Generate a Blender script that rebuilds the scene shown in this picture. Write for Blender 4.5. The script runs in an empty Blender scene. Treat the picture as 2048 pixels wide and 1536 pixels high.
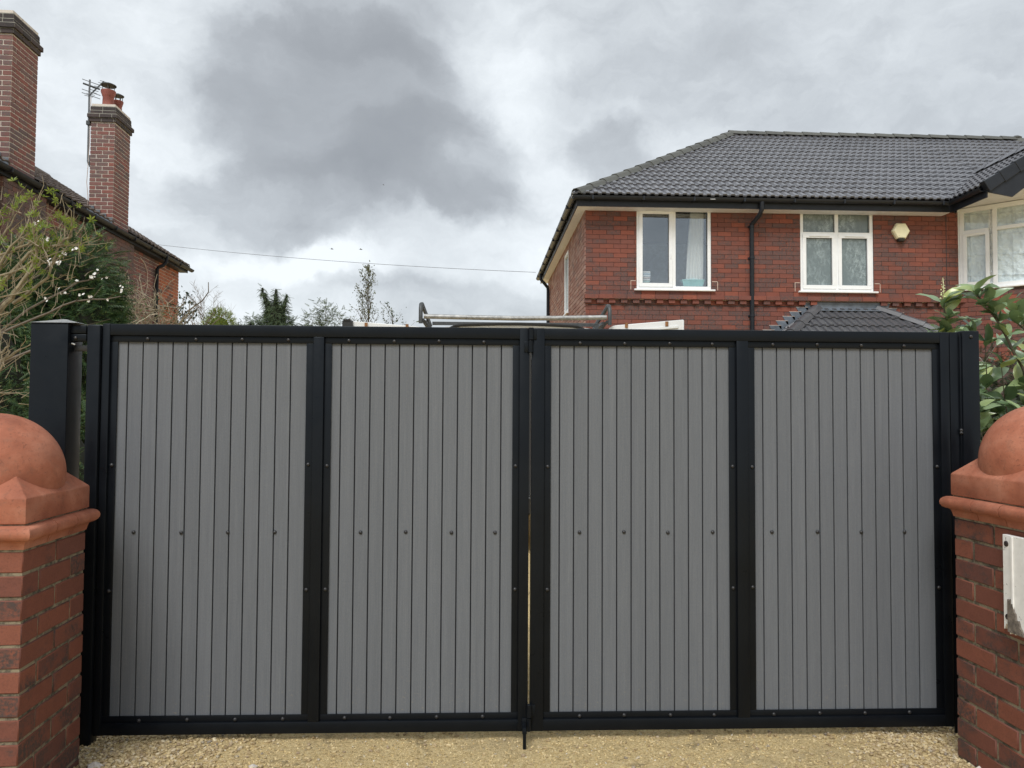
import bpy, bmesh, math, random
import numpy as np
from mathutils import Vector, Matrix, Euler
random.seed(7); rng = np.random.default_rng(7)
R = math.radians
scene = bpy.context.scene
COL = scene.collection

# ------------------------------------------------------------------ camera
cam_data = bpy.data.cameras.new("camera"); cam = bpy.data.objects.new("camera", cam_data); COL.objects.link(cam)
cam_data.sensor_width = 36.0; cam_data.lens = 1538.0 / 2048 * 36.0
cam_data.clip_start = 0.05; cam_data.clip_end = 4000
YAW, PITCH, ROLL = R(2.3), R(2.1), R(0.33)
fwd = Vector((math.sin(YAW)*math.cos(PITCH), math.cos(YAW)*math.cos(PITCH), math.sin(PITCH)))
rgt = Vector((math.cos(YAW), -math.sin(YAW), 0)); upv = rgt.cross(fwd)
r2 = rgt*math.cos(ROLL) + upv*math.sin(ROLL); u2 = upv*math.cos(ROLL) - rgt*math.sin(ROLL)
cam.matrix_world = Matrix(((r2.x, u2.x, -fwd.x, 0), (r2.y, u2.y, -fwd.y, 0), (r2.z, u2.z, -fwd.z, 1.43), (0, 0, 0, 1)))
scene.camera = cam

# ------------------------------------------------------------------ exposure
vs = scene.view_settings
scene.display_settings.display_device = 'sRGB'
vs.view_transform = 'Standard'; vs.look = 'None'; vs.gamma = 1.0; vs.use_curve_mapping = False
vs.exposure = 0.80

# ------------------------------------------------------------------ sun
SUN_EL, SUN_AZ = R(52), R(200)        # azimuth clockwise from +Y: behind the camera, slightly left
sd = bpy.data.lights.new("sun", 'SUN'); sun = bpy.data.objects.new("sun", sd); COL.objects.link(sun)
sd.energy = 1.5; sd.angle = R(24); sd.color = (1.0, 0.985, 0.96)
sdir = Vector((math.sin(SUN_AZ)*math.cos(SUN_EL), math.cos(SUN_AZ)*math.cos(SUN_EL), math.sin(SUN_EL)))
sun.rotation_euler = sdir.to_track_quat('Z', 'Y').to_euler()
sun.location = (0, -3, 12)

# ------------------------------------------------------------------ world: sky texture behind broken overcast
class NT:
    """small helper to write node trees"""
    def __init__(s, tree): s.t = tree; s.n = tree.nodes; s.l = tree.links
    def new(s, typ, **kw):
        n = s.n.new(typ)
        for k, v in kw.items(): setattr(n, k, v)
        return n
    def link(s, a, b): s.l.new(a, b)
    def setin(s, sock, v):
        if isinstance(v, (int, float)): sock.default_value = v
        elif isinstance(v, tuple): sock.default_value = v if len(v) == len(sock.default_value) else (*v, 1)
        else: s.link(v, sock)
    def math(s, op, a, b=None, c=None, clamp=False):
        n = s.new('ShaderNodeMath', operation=op); n.use_clamp = clamp
        for i, v in enumerate((a, b, c)):
            if v is not None: s.setin(n.inputs[i], v)
        return n.outputs[0]
    def vmath(s, op, a, b=None):
        n = s.new('ShaderNodeVectorMath', operation=op)
        for i, v in enumerate((a, b)):
            if v is not None: s.setin(n.inputs[i], v)
        return n.outputs['Value'] if op in ('DOT_PRODUCT', 'LENGTH') else n.outputs[0]
    def noise(s, vec, scale, detail=4, rough=0.5, dist=0.0, color=False, dim='3D'):
        n = s.new('ShaderNodeTexNoise', noise_dimensions=dim)
        if vec is not None: s.link(vec, n.inputs['Vector'])
        n.inputs['Scale'].default_value = scale; n.inputs['Detail'].default_value = detail
        n.inputs['Roughness'].default_value = rough; n.inputs['Distortion'].default_value = dist
        return n.outputs['Color'] if color else n.outputs['Fac']
    def ramp(s, fac, stops, interp='LINEAR'):
        n = s.new('ShaderNodeValToRGB'); cr = n.color_ramp; cr.interpolation = interp
        while len(cr.elements) < len(stops): cr.elements.new(0.5)
        for e, (p, c) in zip(cr.elements, stops):
            e.position = p; e.color = (*c, 1) if isinstance(c, tuple) else (c, c, c, 1)
        s.setin(n.inputs[0], fac); return n.outputs[0]
    def mix(s, fac, a, b, mode='MIX'):
        n = s.new('ShaderNodeMix', data_type='RGBA', blend_type=mode)
        s.setin(n.inputs[0], fac); s.setin(n.inputs[6], a); s.setin(n.inputs[7], b)
        return n.outputs[2]
    def scale3(s, vec, x, y, z):
        return s.vmath('MULTIPLY', vec, (x, y, z))
    def smooth(s, v, a, b):
        n = s.new('ShaderNodeMapRange', interpolation_type='SMOOTHSTEP')
        s.setin(n.inputs[0], v); n.inputs[1].default_value = a; n.inputs[2].default_value = b
        return n.outputs[0]

world = bpy.data.worlds.new("World"); scene.world = world; world.use_nodes = True
wt = NT(world.node_tree); wt.n.clear()
out = wt.new('ShaderNodeOutputWorld'); bg = wt.new('ShaderNodeBackground'); wt.link(bg.outputs[0], out.inputs[0])
bg.inputs['Strength'].default_value = 0.1
sky = wt.new('ShaderNodeTexSky', sky_type='NISHITA'); sky.sun_disc = False
sky.sun_elevation = SUN_EL; sky.sun_rotation = SUN_AZ
tc = wt.new('ShaderNodeTexCoord'); gen = tc.outputs['Generated']
warp = wt.vmath('SUBTRACT', wt.noise(gen, 4.5, 6, 0.55, color=True), (0.5, 0.5, 0.5))
dirw = wt.vmath('ADD', gen, wt.scale3(warp, 0.17, 0.17, 0.14))
warp2 = wt.vmath('SUBTRACT', wt.noise(gen, 16, 6, 0.62, color=True), (0.5, 0.5, 0.5))
dirw = wt.vmath('ADD', dirw, wt.scale3(warp2, 0.05, 0.05, 0.05))
sx = wt.new('ShaderNodeSeparateXYZ'); wt.link(dirw, sx.inputs[0])
az = wt.math('MULTIPLY', wt.math('ARCTAN2', sx.outputs[0], sx.outputs[1]), 57.2958)
el = wt.math('MULTIPLY', wt.math('ARCSINE', sx.outputs[2]), 57.2958)
def blob(a0, e0, su, sv, amp, power=2.0):
    da = wt.math('DIVIDE', wt.math('SUBTRACT', az, a0), su); de = wt.math('DIVIDE', wt.math('SUBTRACT', el, e0), sv)
    q = wt.math('ADD', wt.math('MULTIPLY', da, da), wt.math('MULTIPLY', de, de))
    if power != 2.0: q = wt.math('POWER', q, power/2)
    return wt.math('MULTIPLY', wt.math('EXPONENT', wt.math('MULTIPLY', q, -1.0)), amp)
big = wt.noise(wt.scale3(dirw, 1, 1, 2.2), 2.6, 7, 0.55)
fine = wt.noise(wt.scale3(dirw, 1, 1, 2.6), 9.0, 7, 0.6)
B = wt.math('ADD', wt.math('MULTIPLY', wt.math('SUBTRACT', big, 0.5), 1.35), 0.68)
B = wt.math('ADD', B, wt.math('MULTIPLY', wt.math('SUBTRACT', fine, 0.5), 0.46))
for args in ((-10.5, 21.5, 9.5, 6.0, -0.50, 7), (-3.6, 18.2, 7.5, 3.8, -0.38, 7), (-13.0, 15.0, 8.5, 3.0, -0.34, 6), (-0.6, 15.8, 5.2, 1.9, -0.30, 5), (-9, 28, 7.5, 4, -0.22, 4), (-25, 16.5, 5.0, 5.0, 0.26),
             (-24, 11.5, 5, 1.2, -0.14, 4), (-14, 10.6, 9, 1.3, 0.34, 3), (2, 11.5, 9, 1.6, 0.20, 3), (3.6, 21.5, 2.4, 4.2, 0.20, 2), (1.5, 26, 3.0, 3, 0.14), (-31, 25, 6, 4, -0.12), (9.8, 19.2, 3.0, 1.9, -0.36, 5),
             (20, 26, 13, 6, -0.24, 3), (9, 13.8, 8, 2.0, 0.20), (-6, 6.5, 16, 2.0, 0.04), (-8, 9.2, 5, 0.8, -0.14, 4)):
    B = wt.math('ADD', B, blob(*args))
B = wt.math('MULTIPLY', wt.math('ADD', B, 0.60), 0.625)
cloud = wt.ramp(B, [(0.0, (1.75, 1.86, 2.00)), (0.375, (2.22, 2.35, 2.50)), (0.54, (2.62, 2.78, 2.95)), (0.69, (3.40, 3.62, 3.82)), (0.84, (4.45, 4.72, 4.92)), (1.0, (5.6, 5.9, 6.1))])
skyc = wt.mix(0.94, sky.outputs[0], cloud)
wt.link(skyc, bg.inputs['Color'])

# ------------------------------------------------------------------ mesh helpers
class MB:
    def __init__(s): s.v = []; s.f = []; s.m = []
    def add(s, vs, fs, mi=0):
        b = len(s.v); s.v.extend([tuple(v) for v in vs]); s.f.extend([tuple(i+b for i in f) for f in fs]); s.m.extend([mi]*len(fs)); return s
    def box(s, x0, x1, y0, y1, z0, z1, mi=0):
        vs_ = [(x0,y0,z0),(x1,y0,z0),(x1,y1,z0),(x0,y1,z0),(x0,y0,z1),(x1,y0,z1),(x1,y1,z1),(x0,y1,z1)]
        return s.add(vs_, [(0,3,2,1),(4,5,6,7),(0,1,5,4),(1,2,6,5),(2,3,7,6),(3,0,4,7)], mi)
    def tube(s, pts, rad, n=8, cap=True, mi=0):
        pts = [Vector(p) for p in pts]; k = len(pts)
        if not hasattr(rad, '__len__'): rad = [rad]*k
        rings = []; a = None
        for i, p in enumerate(pts):
            t = (pts[min(i+1, k-1)] - pts[max(i-1, 0)]).normalized()
            if a is None:
                a = t.orthogonal().normalized()
            else:
                a = (a - t*a.dot(t)); a = a.normalized() if a.length > 1e-6 else t.orthogonal().normalized()
            b = t.cross(a)
            rings.append([p + (a*math.cos(2*math.pi*j/n) + b*math.sin(2*math.pi*j/n))*rad[i] for j in range(n)])
        vs_ = [v for r in rings for v in r]; fs = []
        for i in range(k-1):
            for j in range(n):
                fs.append((i*n+j, i*n+(j+1) % n, (i+1)*n+(j+1) % n, (i+1)*n+j))
        if cap: fs.append(tuple(range(n-1, -1, -1))); fs.append(tuple((k-1)*n+j for j in range(n)))
        return s.add(vs_, fs, mi)
    def lathe(s, prof, c=(0, 0, 0), n=24, mi=0):
        k = len(prof); vs_ = []
        for (r, z) in prof:
            for j in range(n):
                a = 2*math.pi*j/n; vs_.append((c[0]+r*math.cos(a), c[1]+r*math.sin(a), c[2]+z))
        fs = [(i*n+j, i*n+(j+1) % n, (i+1)*n+(j+1) % n, (i+1)*n+j) for i in range(k-1) for j in range(n)]
        if prof[0][0] > 1e-6: fs.append(tuple(range(n-1, -1, -1)))
        if prof[-1][0] > 1e-6: fs.append(tuple((k-1)*n+j for j in range(n)))
        return s.add(vs_, fs, mi)
    def prism(s, poly, axis, a0, a1, mi=0):
        """poly in the two other axes (ordered), extruded along axis 'x','y' or 'z'"""
        def P(p, a):
            return (a, p[0], p[1]) if axis == 'x' else (p[0], a, p[1]) if axis == 'y' else (p[0], p[1], a)
        n = len(poly); vs_ = [P(p, a0) for p in poly] + [P(p, a1) for p in poly]
        fs = [tuple(range(n-1, -1, -1)), tuple(range(n, 2*n))] + [(i, (i+1) % n, n+(i+1) % n, n+i) for i in range(n)]
        return s.add(vs_, fs, mi)
    def sweep(s, path, prof, mi=0, cap=True):
        """path: plan points (open), prof: (outward, z); outward = right of travel, mitred"""
        path = [Vector(p) for p in path]; n = len(path); m = len(prof); vs_ = []
        for i, p in enumerate(path):
            d0 = (path[i]-path[i-1]).normalized() if i > 0 else (path[1]-path[0]).normalized()
            d1 = (path[i+1]-path[i]).normalized() if i < n-1 else d0
            n0 = Vector((d0.y, -d0.x)); n1 = Vector((d1.y, -d1.x)); b = (n0+n1); b = b / max(1e-6, b.dot(n0))
            for (o, z) in prof: vs_.append((p.x+b.x*o, p.y+b.y*o, z))
        fs = [(i*m+j, i*m+(j+1) % m, (i+1)*m+(j+1) % m, (i+1)*m+j) for i in range(n-1) for j in range(m)]
        if cap: fs.append(tuple(range(m-1, -1, -1))); fs.append(tuple((n-1)*m+j for j in range(m)))
        return s.add(vs_, fs, mi)
    def mesh(s, name, mats, smooth=False, bevel=0, bevseg=1):
        me = bpy.data.meshes.new(name); me.from_pydata(s.v, [], s.f)
        bm = bmesh.new(); bm.from_mesh(me)
        bmesh.ops.recalc_face_normals(bm, faces=bm.faces)
        if bevel:
            bmesh.ops.bevel(bm, geom=list(bm.edges), offset=bevel, segments=bevseg, affect='EDGES', profile=0.5, clamp_overlap=True)
        bm.to_mesh(me); bm.free()
        if not isinstance(mats, (list, tuple)): mats = [mats]
        for m in mats: me.materials.append(m)
        if len(mats) > 1 and not bevel:
            me.polygons.foreach_set('material_index', s.m)
        if smooth:
            me.polygons.foreach_set('use_smooth', [True]*len(me.polygons))
            if smooth != 'all':
                me.set_sharp_from_angle(angle=R(38))
        me.update(); return me

def link(name, me, parent=None, world_built=False):
    o = bpy.data.objects.new(name, me); COL.objects.link(o)
    if parent is not None:
        o.parent = parent
        if world_built: o.matrix_parent_inverse = Matrix.Translation(-Vector(parent.location))
    return o
def thing(name, label, cat, loc=(0, 0, 0), rotz=0, group=None):
    o = bpy.data.objects.new(name, None); COL.objects.link(o); o.empty_display_size = 0.1
    o.location = loc; o.rotation_euler = (0, 0, rotz); o['label'] = label; o['category'] = cat
    if group: o['group'] = group
    return o
def tag(o, label, cat, group=None):
    o['label'] = label; o['category'] = cat
    if group: o['group'] = group
    return o
def scatter(name, tv, tf, M, mat, parent=None, wb=False, smooth=False):
    """join many copies of a template (tv Nx3, tf faces) under Kx4x4 matrices into one mesh"""
    tv = np.asarray(tv, float); K = len(M); N = len(tv)
    h = np.c_[tv, np.ones(N)]
    V = np.einsum('kij,nj->kni', M, h)[:, :, :3].reshape(-1, 3)
    lens = np.array([len(f) for f in tf]); flat = np.array([i for f in tf for i in f])
    me = bpy.data.meshes.new(name)
    me.vertices.add(K*N); me.vertices.foreach_set('co', V.ravel())
    L = len(flat); me.loops.add(K*L); me.loops.foreach_set('vertex_index', (flat[None, :] + (np.arange(K)*N)[:, None]).ravel())
    me.polygons.add(K*len(lens))
    starts = np.concatenate([[0], np.cumsum(lens)[:-1]])
    me.polygons.foreach_set('loop_start', (starts[None, :] + (np.arange(K)*L)[:, None]).ravel())
    me.update(calc_edges=True); me.validate()
    me.materials.append(mat)
    me.polygons.foreach_set('use_smooth', [bool(smooth)]*len(me.polygons))
    return link(name, me, parent, wb)
def frames(P, D, Up, S):
    """matrices with local x = D (direction), z ~ Up ; S scale (K,) or (K,3)"""
    P = np.asarray(P, float); D = np.asarray(D, float); D = D/np.linalg.norm(D, axis=1, keepdims=True)
    Up = np.asarray(Up, float); Y = np.cross(Up, D); Y /= np.maximum(np.linalg.norm(Y, axis=1, keepdims=True), 1e-6)
    Z = np.cross(D, Y); S = np.asarray(S, float)
    if S.ndim == 1: S = np.repeat(S[:, None], 3, 1)
    M = np.zeros((len(P), 4, 4)); M[:, :3, 0] = D*S[:, :1]; M[:, :3, 1] = Y*S[:, 1:2]; M[:, :3, 2] = Z*S[:, 2:3]; M[:, :3, 3] = P; M[:, 3, 3] = 1
    return M

# ------------------------------------------------------------------ materials
def mat(name):
    m = bpy.data.materials.new(name); m.use_nodes = True; t = NT(m.node_tree)
    return m, t, t.n['Principled BSDF']
def geo(t): return t.new('ShaderNodeNewGeometry')
def rnd(t):
    """random per object plus random per mesh island: works for single pieces and for joined ones"""
    a = t.new('ShaderNodeObjectInfo').outputs['Random']; b = geo(t).outputs['Random Per Island']
    return t.math('FRACT', t.math('ADD', t.math('MULTIPLY', a, 1.37), b))
def bump(t, b, h, strength=0.3, dist=0.002):
    n = t.new('ShaderNodeBump'); n.inputs['Strength'].default_value = strength; n.inputs['Distance'].default_value = dist
    t.link(h, n.inputs['Height']); t.link(n.outputs[0], b.inputs['Normal'])
def simple(name, col, rough=0.5, metal=0.0, var=0.12, nscale=12, spec=0.5, bmp=0.0, bdist=0.002):
    m, t, b = mat(name); p = geo(t).outputs['Position']
    n = t.noise(p, nscale, 5, 0.6)
    c0 = tuple(c*(1-var) for c in col); c1 = tuple(min(1, c*(1+var)) for c in col)
    t.link(t.ramp(n, [(0.3, c0), (0.7, c1)]), b.inputs['Base Color'])
    b.inputs['Roughness'].default_value = rough; b.inputs['Metallic'].default_value = metal
    b.inputs['Specular IOR Level'].default_value = spec
    if bmp: bump(t, b, t.noise(p, nscale*6, 5, 0.6), bmp, bdist)
    return m
def brick_mat(name, cols, dark, dark_amt, stain_scale=1.6, speck=0.35, rough=0.85, bmp=0.5, edge=None, fine=45):
    m, t, b = mat(name); p = geo(t).outputs['Position']
    r = rnd(t)
    k = len(cols); c = t.ramp(r, [(i/(k-1) if k > 1 else 0, cc) for i, cc in enumerate(cols)])
    st = t.noise(t.scale3(p, 1, 1, 1.7), stain_scale, 6, 0.65)
    r2_ = t.math('FRACT', t.math('MULTIPLY', r, 7.77))
    fac = t.smooth(t.math('ADD', st, t.math('MULTIPLY', t.math('SUBTRACT', r2_, 0.5), 0.35)), 0.62-dark_amt, 0.80-dark_amt)
    grit = t.noise(p, fine, 5, 0.7)
    fac = t.math('MULTIPLY', fac, t.smooth(grit, 0.32, 0.60))
    c = t.mix(fac, c, dark)
    c = t.mix(t.math('MULTIPLY', t.smooth(t.noise(p, fine*2.3, 4, 0.7), 0.45, 0.7), speck), c, tuple(x*0.45 for x in dark))
    c = t.mix(0.35, c, t.ramp(t.noise(p, fine*0.35, 4, 0.6), [(0.25, 0.55), (0.75, 1.0)]), 'MULTIPLY')
    t.link(c, b.inputs['Base Color']); b.inputs['Roughness'].default_value = rough; b.inputs['Specular IOR Level'].default_value = 0.3
    bump(t, b, t.math('ADD', grit, t.noise(p, fine*0.3, 3, 0.5)), bmp, 0.003)
    return m
def mortar_mat(name, col, dark, amt=0.5, scale=14):
    m, t, b = mat(name); p = geo(t).outputs['Position']
    f = t.smooth(t.noise(p, scale, 6, 0.7), 0.62-amt*0.4, 0.85-amt*0.4)
    t.link(t.mix(f, col, dark), b.inputs['Base Color']); b.inputs['Roughness'].default_value = 0.95
    bump(t, b, t.noise(p, 160, 4, 0.7), 0.7, 0.004); return m

M_HBRICK = brick_mat('red_house_brick', [(0.185,0.074,0.058),(0.215,0.078,0.056),(0.250,0.084,0.058),(0.200,0.076,0.060),(0.285,0.092,0.060),(0.170,0.080,0.070)], (0.112,0.078,0.074), 0.19, 0.9, 0.20)
M_HMORT = mortar_mat('house_mortar', (0.085,0.052,0.046), (0.15,0.11,0.10), 0.4, 6)
M_SBRICK = brick_mat('side_wall_brick', [(0.30,0.155,0.125),(0.37,0.21,0.17),(0.44,0.29,0.24),(0.33,0.15,0.115)], (0.20,0.145,0.135), 0.05, 1.5, 0.15)  # paler than the front brick: bright grazing light put into the colour
M_SMORT = mortar_mat('side_wall_mortar', (0.09,0.07,0.07), (0.05,0.04,0.04), 0.5, 6)
M_CBRICK = brick_mat('old_chimney_brick', [(0.25,0.110,0.095),(0.30,0.115,0.092),(0.22,0.105,0.095),(0.28,0.145,0.125),(0.17,0.105,0.100)], (0.155,0.122,0.118), 0.14, 1.3, 0.2)
M_CMORT = mortar_mat('old_mortar', (0.66,0.60,0.53), (0.38,0.32,0.28), 0.35, 9)
M_OBRICK = brick_mat('orange_wall_brick', [(0.40,0.13,0.065),(0.46,0.16,0.08),(0.36,0.11,0.06),(0.42,0.15,0.08),(0.12,0.075,0.065)], (0.20,0.11,0.09), 0.02, 1.3, 0.2)
M_BBRICK = brick_mat('blackened_brick', [(0.075,0.060,0.058),(0.10,0.075,0.07),(0.06,0.052,0.052)], (0.05,0.045,0.045), 0.2, 2)
M_BREAST = brick_mat('sooty_breast_brick', [(0.20,0.110,0.096),(0.14,0.110,0.105),(0.23,0.115,0.094),(0.16,0.105,0.096)], (0.10,0.088,0.086), 0.16, 1.6)
M_PBRICK = brick_mat('pier_brick', [(0.235,0.082,0.052),(0.185,0.068,0.048),(0.21,0.076,0.050),(0.27,0.094,0.058),(0.155,0.064,0.050)], (0.080,0.058,0.052), 0.13, 5.5, 0.30, 0.7, 0.45, fine=70)
M_PMORT = mortar_mat('pier_mortar', (0.27,0.225,0.15), (0.07,0.06,0.045), 0.55, 18)
def terracotta(name):
    m, t, b = mat(name); p = geo(t).outputs['Position']
    c = t.ramp(t.noise(p, 7, 6, 0.6), [(0.28, (0.250,0.082,0.047)), (0.48, (0.360,0.126,0.072)), (0.70, (0.470,0.195,0.122))])
    sp = t.smooth(t.noise(p, 95, 4, 0.7), 0.57, 0.66)
    c = t.mix(t.math('MULTIPLY', sp, 0.55), c, (0.20,0.085,0.055))
    di = t.smooth(t.noise(t.scale3(p, 1, 1, 1), 16, 7, 0.75), 0.54, 0.72)
    c = t.mix(t.math('MULTIPLY', di, 0.55), c, (0.21,0.105,0.070))
    ly = t.smooth(t.noise(t.scale3(p, 1, 1, 3), 3.3, 5, 0.6), 0.45, 0.72); c = t.mix(t.math('MULTIPLY', ly, 0.35), c, (0.47,0.245,0.170))
    t.link(c, b.inputs['Base Color']); b.inputs['Roughness'].default_value = 0.74; b.inputs['Specular IOR Level'].default_value = 0.3
    bump(t, b, t.math('ADD', t.noise(p, 60, 6, 0.7), t.math('MULTIPLY', sp, -0.5)), 0.5, 0.003); return m
M_TERRA = terracotta('terracotta')
M_CHIP = simple('fresh_terracotta_chip', (0.66,0.32,0.22), 0.8, nscale=80)

def frame_mat():
    m, t, b = mat('black_gate_paint'); p = geo(t).outputs['Position']
    c = t.ramp(t.noise(p, 5, 6, 0.6), [(0.3, (0.0042,0.0052,0.0072)), (0.7, (0.0062,0.0076,0.0100))])
    t.link(c, b.inputs['Base Color'])
    t.link(t.ramp(t.noise(p, 9, 6, 0.65), [(0.3, 0.26), (0.7, 0.46)]), b.inputs['Roughness']); b.inputs['Specular IOR Level'].default_value = 0.20; b.inputs['Specular Tint'].default_value = (0.84, 0.93, 1.0, 1)
    bump(t, b, t.noise(p, 240, 3, 0.5), 0.10, 0.0008); return m
M_FRAME = frame_mat()
def board_mat():
    m, t, b = mat('grey_composite_board'); p = geo(t).outputs['Position']
    o = t.new('ShaderNodeObjectInfo').outputs['Random']
    off = t.new('ShaderNodeCombineXYZ'); t.link(t.math('MULTIPLY', o, 37.0), off.inputs[2])
    q = t.vmath('ADD', p, off.outputs[0])
    g = t.noise(t.scale3(q, 260, 40, 7), 1.0, 5, 0.65); g2 = t.noise(t.scale3(q, 60, 20, 0.8), 1.0, 3, 0.5)
    sp = t.noise(t.scale3(q, 420, 100, 120), 1.0, 3, 0.6)
    v = t.math('ADD', t.math('MULTIPLY', g, 0.36), t.math('ADD', t.math('MULTIPLY', g2, 0.22), t.math('MULTIPLY', sp, 0.42)))
    c = t.ramp(v, [(0.30, (0.100,0.109,0.122)), (0.50, (0.129,0.139,0.153)), (0.70, (0.166,0.176,0.190))])
    c = t.mix(1.0, c, t.ramp(o, [(0.0, 0.93), (1.0, 1.0)]), 'MULTIPLY')
    st = t.smooth(t.noise(t.scale3(q, 9, 4, 1.2), 1.0, 6, 0.7), 0.60, 0.85)
    c = t.mix(t.math('MULTIPLY', st, 0.22), c, (0.10,0.10,0.105))
    sz = t.new('ShaderNodeSeparateXYZ'); t.link(p, sz.inputs[0])
    low = t.smooth(sz.outputs[2], 0.42, 0.07); spl = t.smooth(t.noise(t.scale3(p, 1, 1, 1), 85, 4, 0.75), 0.60, 0.70)
    c = t.mix(t.math('MULTIPLY', t.math('MULTIPLY', spl, low), 0.45), c, (0.30,0.25,0.17))
    drip = t.smooth(t.noise(t.scale3(p, 34, 10, 0.9), 1.0, 4, 0.6), 0.60, 0.78)
    c = t.mix(t.math('MULTIPLY', drip, 0.14), c, (0.26,0.27,0.28))
    t.link(c, b.inputs['Base Color']); b.inputs['Roughness'].default_value = 0.62; b.inputs['Specular IOR Level'].default_value = 0.4
    bump(t, b, v, 0.35, 0.0012); return m
M_BOARD = board_mat()
M_GROOVE = simple('board_groove', (0.012,0.013,0.020), 0.7)
M_BOLT = simple('black_bolt', (0.022,0.022,0.024), 0.38, nscale=60)

def ground_mat():
    m, t, b = mat('sandy_ground'); p = geo(t).outputs['Position']
    a = t.noise(p, 2.3, 6, 0.6); f = t.noise(p, 75, 6, 0.72); f2 = t.noise(p, 210, 4, 0.7)
    c = t.ramp(t.math('ADD', t.math('MULTIPLY', f, 0.6), t.math('MULTIPLY', f2, 0.4)), [(0.36, (0.17,0.115,0.060)), (0.44, (0.60,0.435,0.205)), (0.52, (0.86,0.66,0.34)), (0.64, (0.90,0.77,0.48))])
    c = t.mix(t.math('MULTIPLY', t.smooth(a, 0.50, 0.68), 0.45), c, (0.46,0.37,0.225))
    d = t.smooth(t.noise(p, 5.5, 6, 0.72), 0.55, 0.70)
    c = t.mix(t.math('MULTIPLY', d, 0.70), c, (0.150,0.115,0.075))
    t.link(c, b.inputs['Base Color']); b.inputs['Roughness'].default_value = 0.95; b.inputs['Specular IOR Level'].default_value = 0.2
    bump(t, b, t.math('ADD', f, f2), 1.0, 0.014); return m
M_GROUND = ground_mat()
def island_mat(name, stops, rough=0.8, spec=0.3, noise_amt=0.25, ns=60, trans=None):
    m, t, b = mat(name); p = geo(t).outputs['Position']
    c = t.ramp(rnd(t), stops)
    c = t.mix(noise_amt, c, t.ramp(t.noise(p, ns, 4, 0.6), [(0.3, 0.5), (0.7, 1.0)]), 'MULTIPLY')
    t.link(c, b.inputs['Base Color']); b.inputs['Roughness'].default_value = rough; b.inputs['Specular IOR Level'].default_value = spec
    if trans:
        o = t.n['Material Output']; tr = t.new('ShaderNodeBsdfTranslucent'); t.link(c, tr.inputs[0])
        mx = t.new('ShaderNodeMixShader'); mx.inputs[0].default_value = trans
        t.link(b.outputs[0], mx.inputs[1]); t.link(tr.outputs[0], mx.inputs[2]); t.link(mx.outputs[0], o.inputs[0])
    return m
M_PEBBLE = island_mat('gravel_stone', [(0.0, (0.30,0.215,0.115)), (0.3, (0.47,0.36,0.20)), (0.60, (0.60,0.48,0.27)), (0.78, (0.34,0.25,0.16)), (0.90, (0.66,0.56,0.38)), (1.0, (0.24,0.20,0.16))], 0.7)
M_GRIT = island_mat('sandy_grit', [(0.0, (0.52,0.38,0.17)), (0.4, (0.70,0.54,0.27)), (0.75, (0.78,0.64,0.37)), (0.93, (0.30,0.22,0.13)), (1.0, (0.80,0.75,0.62))], 0.85)
M_CHUNK = simple('pale_rubble', (0.55,0.50,0.45), 0.9, nscale=40, var=0.3, bmp=0.6, bdist=0.004)

def tile_mat(name, c0, c1, rough, fine=30, bump_s=0.2):
    m, t, b = mat(name); p = geo(t).outputs['Position']; r = rnd(t)
    c = t.ramp(t.math('ADD', t.math('MULTIPLY', r, 0.4), t.math('MULTIPLY', t.noise(p, fine, 5, 0.7), 0.6)), [(0.2, c0), (0.8, c1)])
    dr = t.smooth(t.noise(p, 0.9, 6, 0.7), 0.52, 0.74); c = t.mix(t.math('MULTIPLY', dr, 0.28), c, tuple(min(1, x*1.7) for x in c1))
    t.link(c, b.inputs['Base Color']); b.inputs['Roughness'].default_value = rough
    t.link(t.ramp(t.noise(p, fine*1.5, 4, 0.6), [(0.3, rough-0.06), (0.7, rough+0.08)]), b.inputs['Roughness'])
    bump(t, b, t.noise(p, fine*4, 4, 0.6), bump_s, 0.002); return m
M_TILE = tile_mat('charcoal_roof_tile', (0.100,0.102,0.114), (0.155,0.157,0.172), 0.25)
M_RIDGE = tile_mat('weathered_ridge_tile', (0.070,0.072,0.066), (0.110,0.112,0.100), 0.65)
M_PORCHT = tile_mat('dark_porch_tile', (0.062,0.063,0.070), (0.090,0.092,0.10), 0.42)
M_LTILE = tile_mat('old_brown_tile', (0.050,0.036,0.030), (0.135,0.105,0.085), 0.85, 12, 0.5)
M_UNDER = simple('roof_underlay', (0.02,0.02,0.022), 0.9)
M_LEAD = simple('grey_lead', (0.125,0.145,0.170), 0.5, nscale=9, var=0.35, bmp=0.4)
M_UPVC = simple('white_frame', (0.84,0.86,0.87), 0.28, var=0.03)
M_SOFFIT = simple('white_soffit', (0.70,0.70,0.71), 0.5, var=0.05)
M_FASCIA = simple('black_fascia', (0.018,0.021,0.027), 0.42, var=0.15, spec=0.28)
M_GASKET = simple('window_gasket', (0.03,0.035,0.04), 0.6)
M_LGUT = simple('old_black_gutter', (0.020,0.023,0.029), 0.55, nscale=5, var=0.3, spec=0.2)
M_SILLR = simple('mortar_smear', (0.62,0.50,0.42), 0.95, nscale=50, var=0.2)
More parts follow.
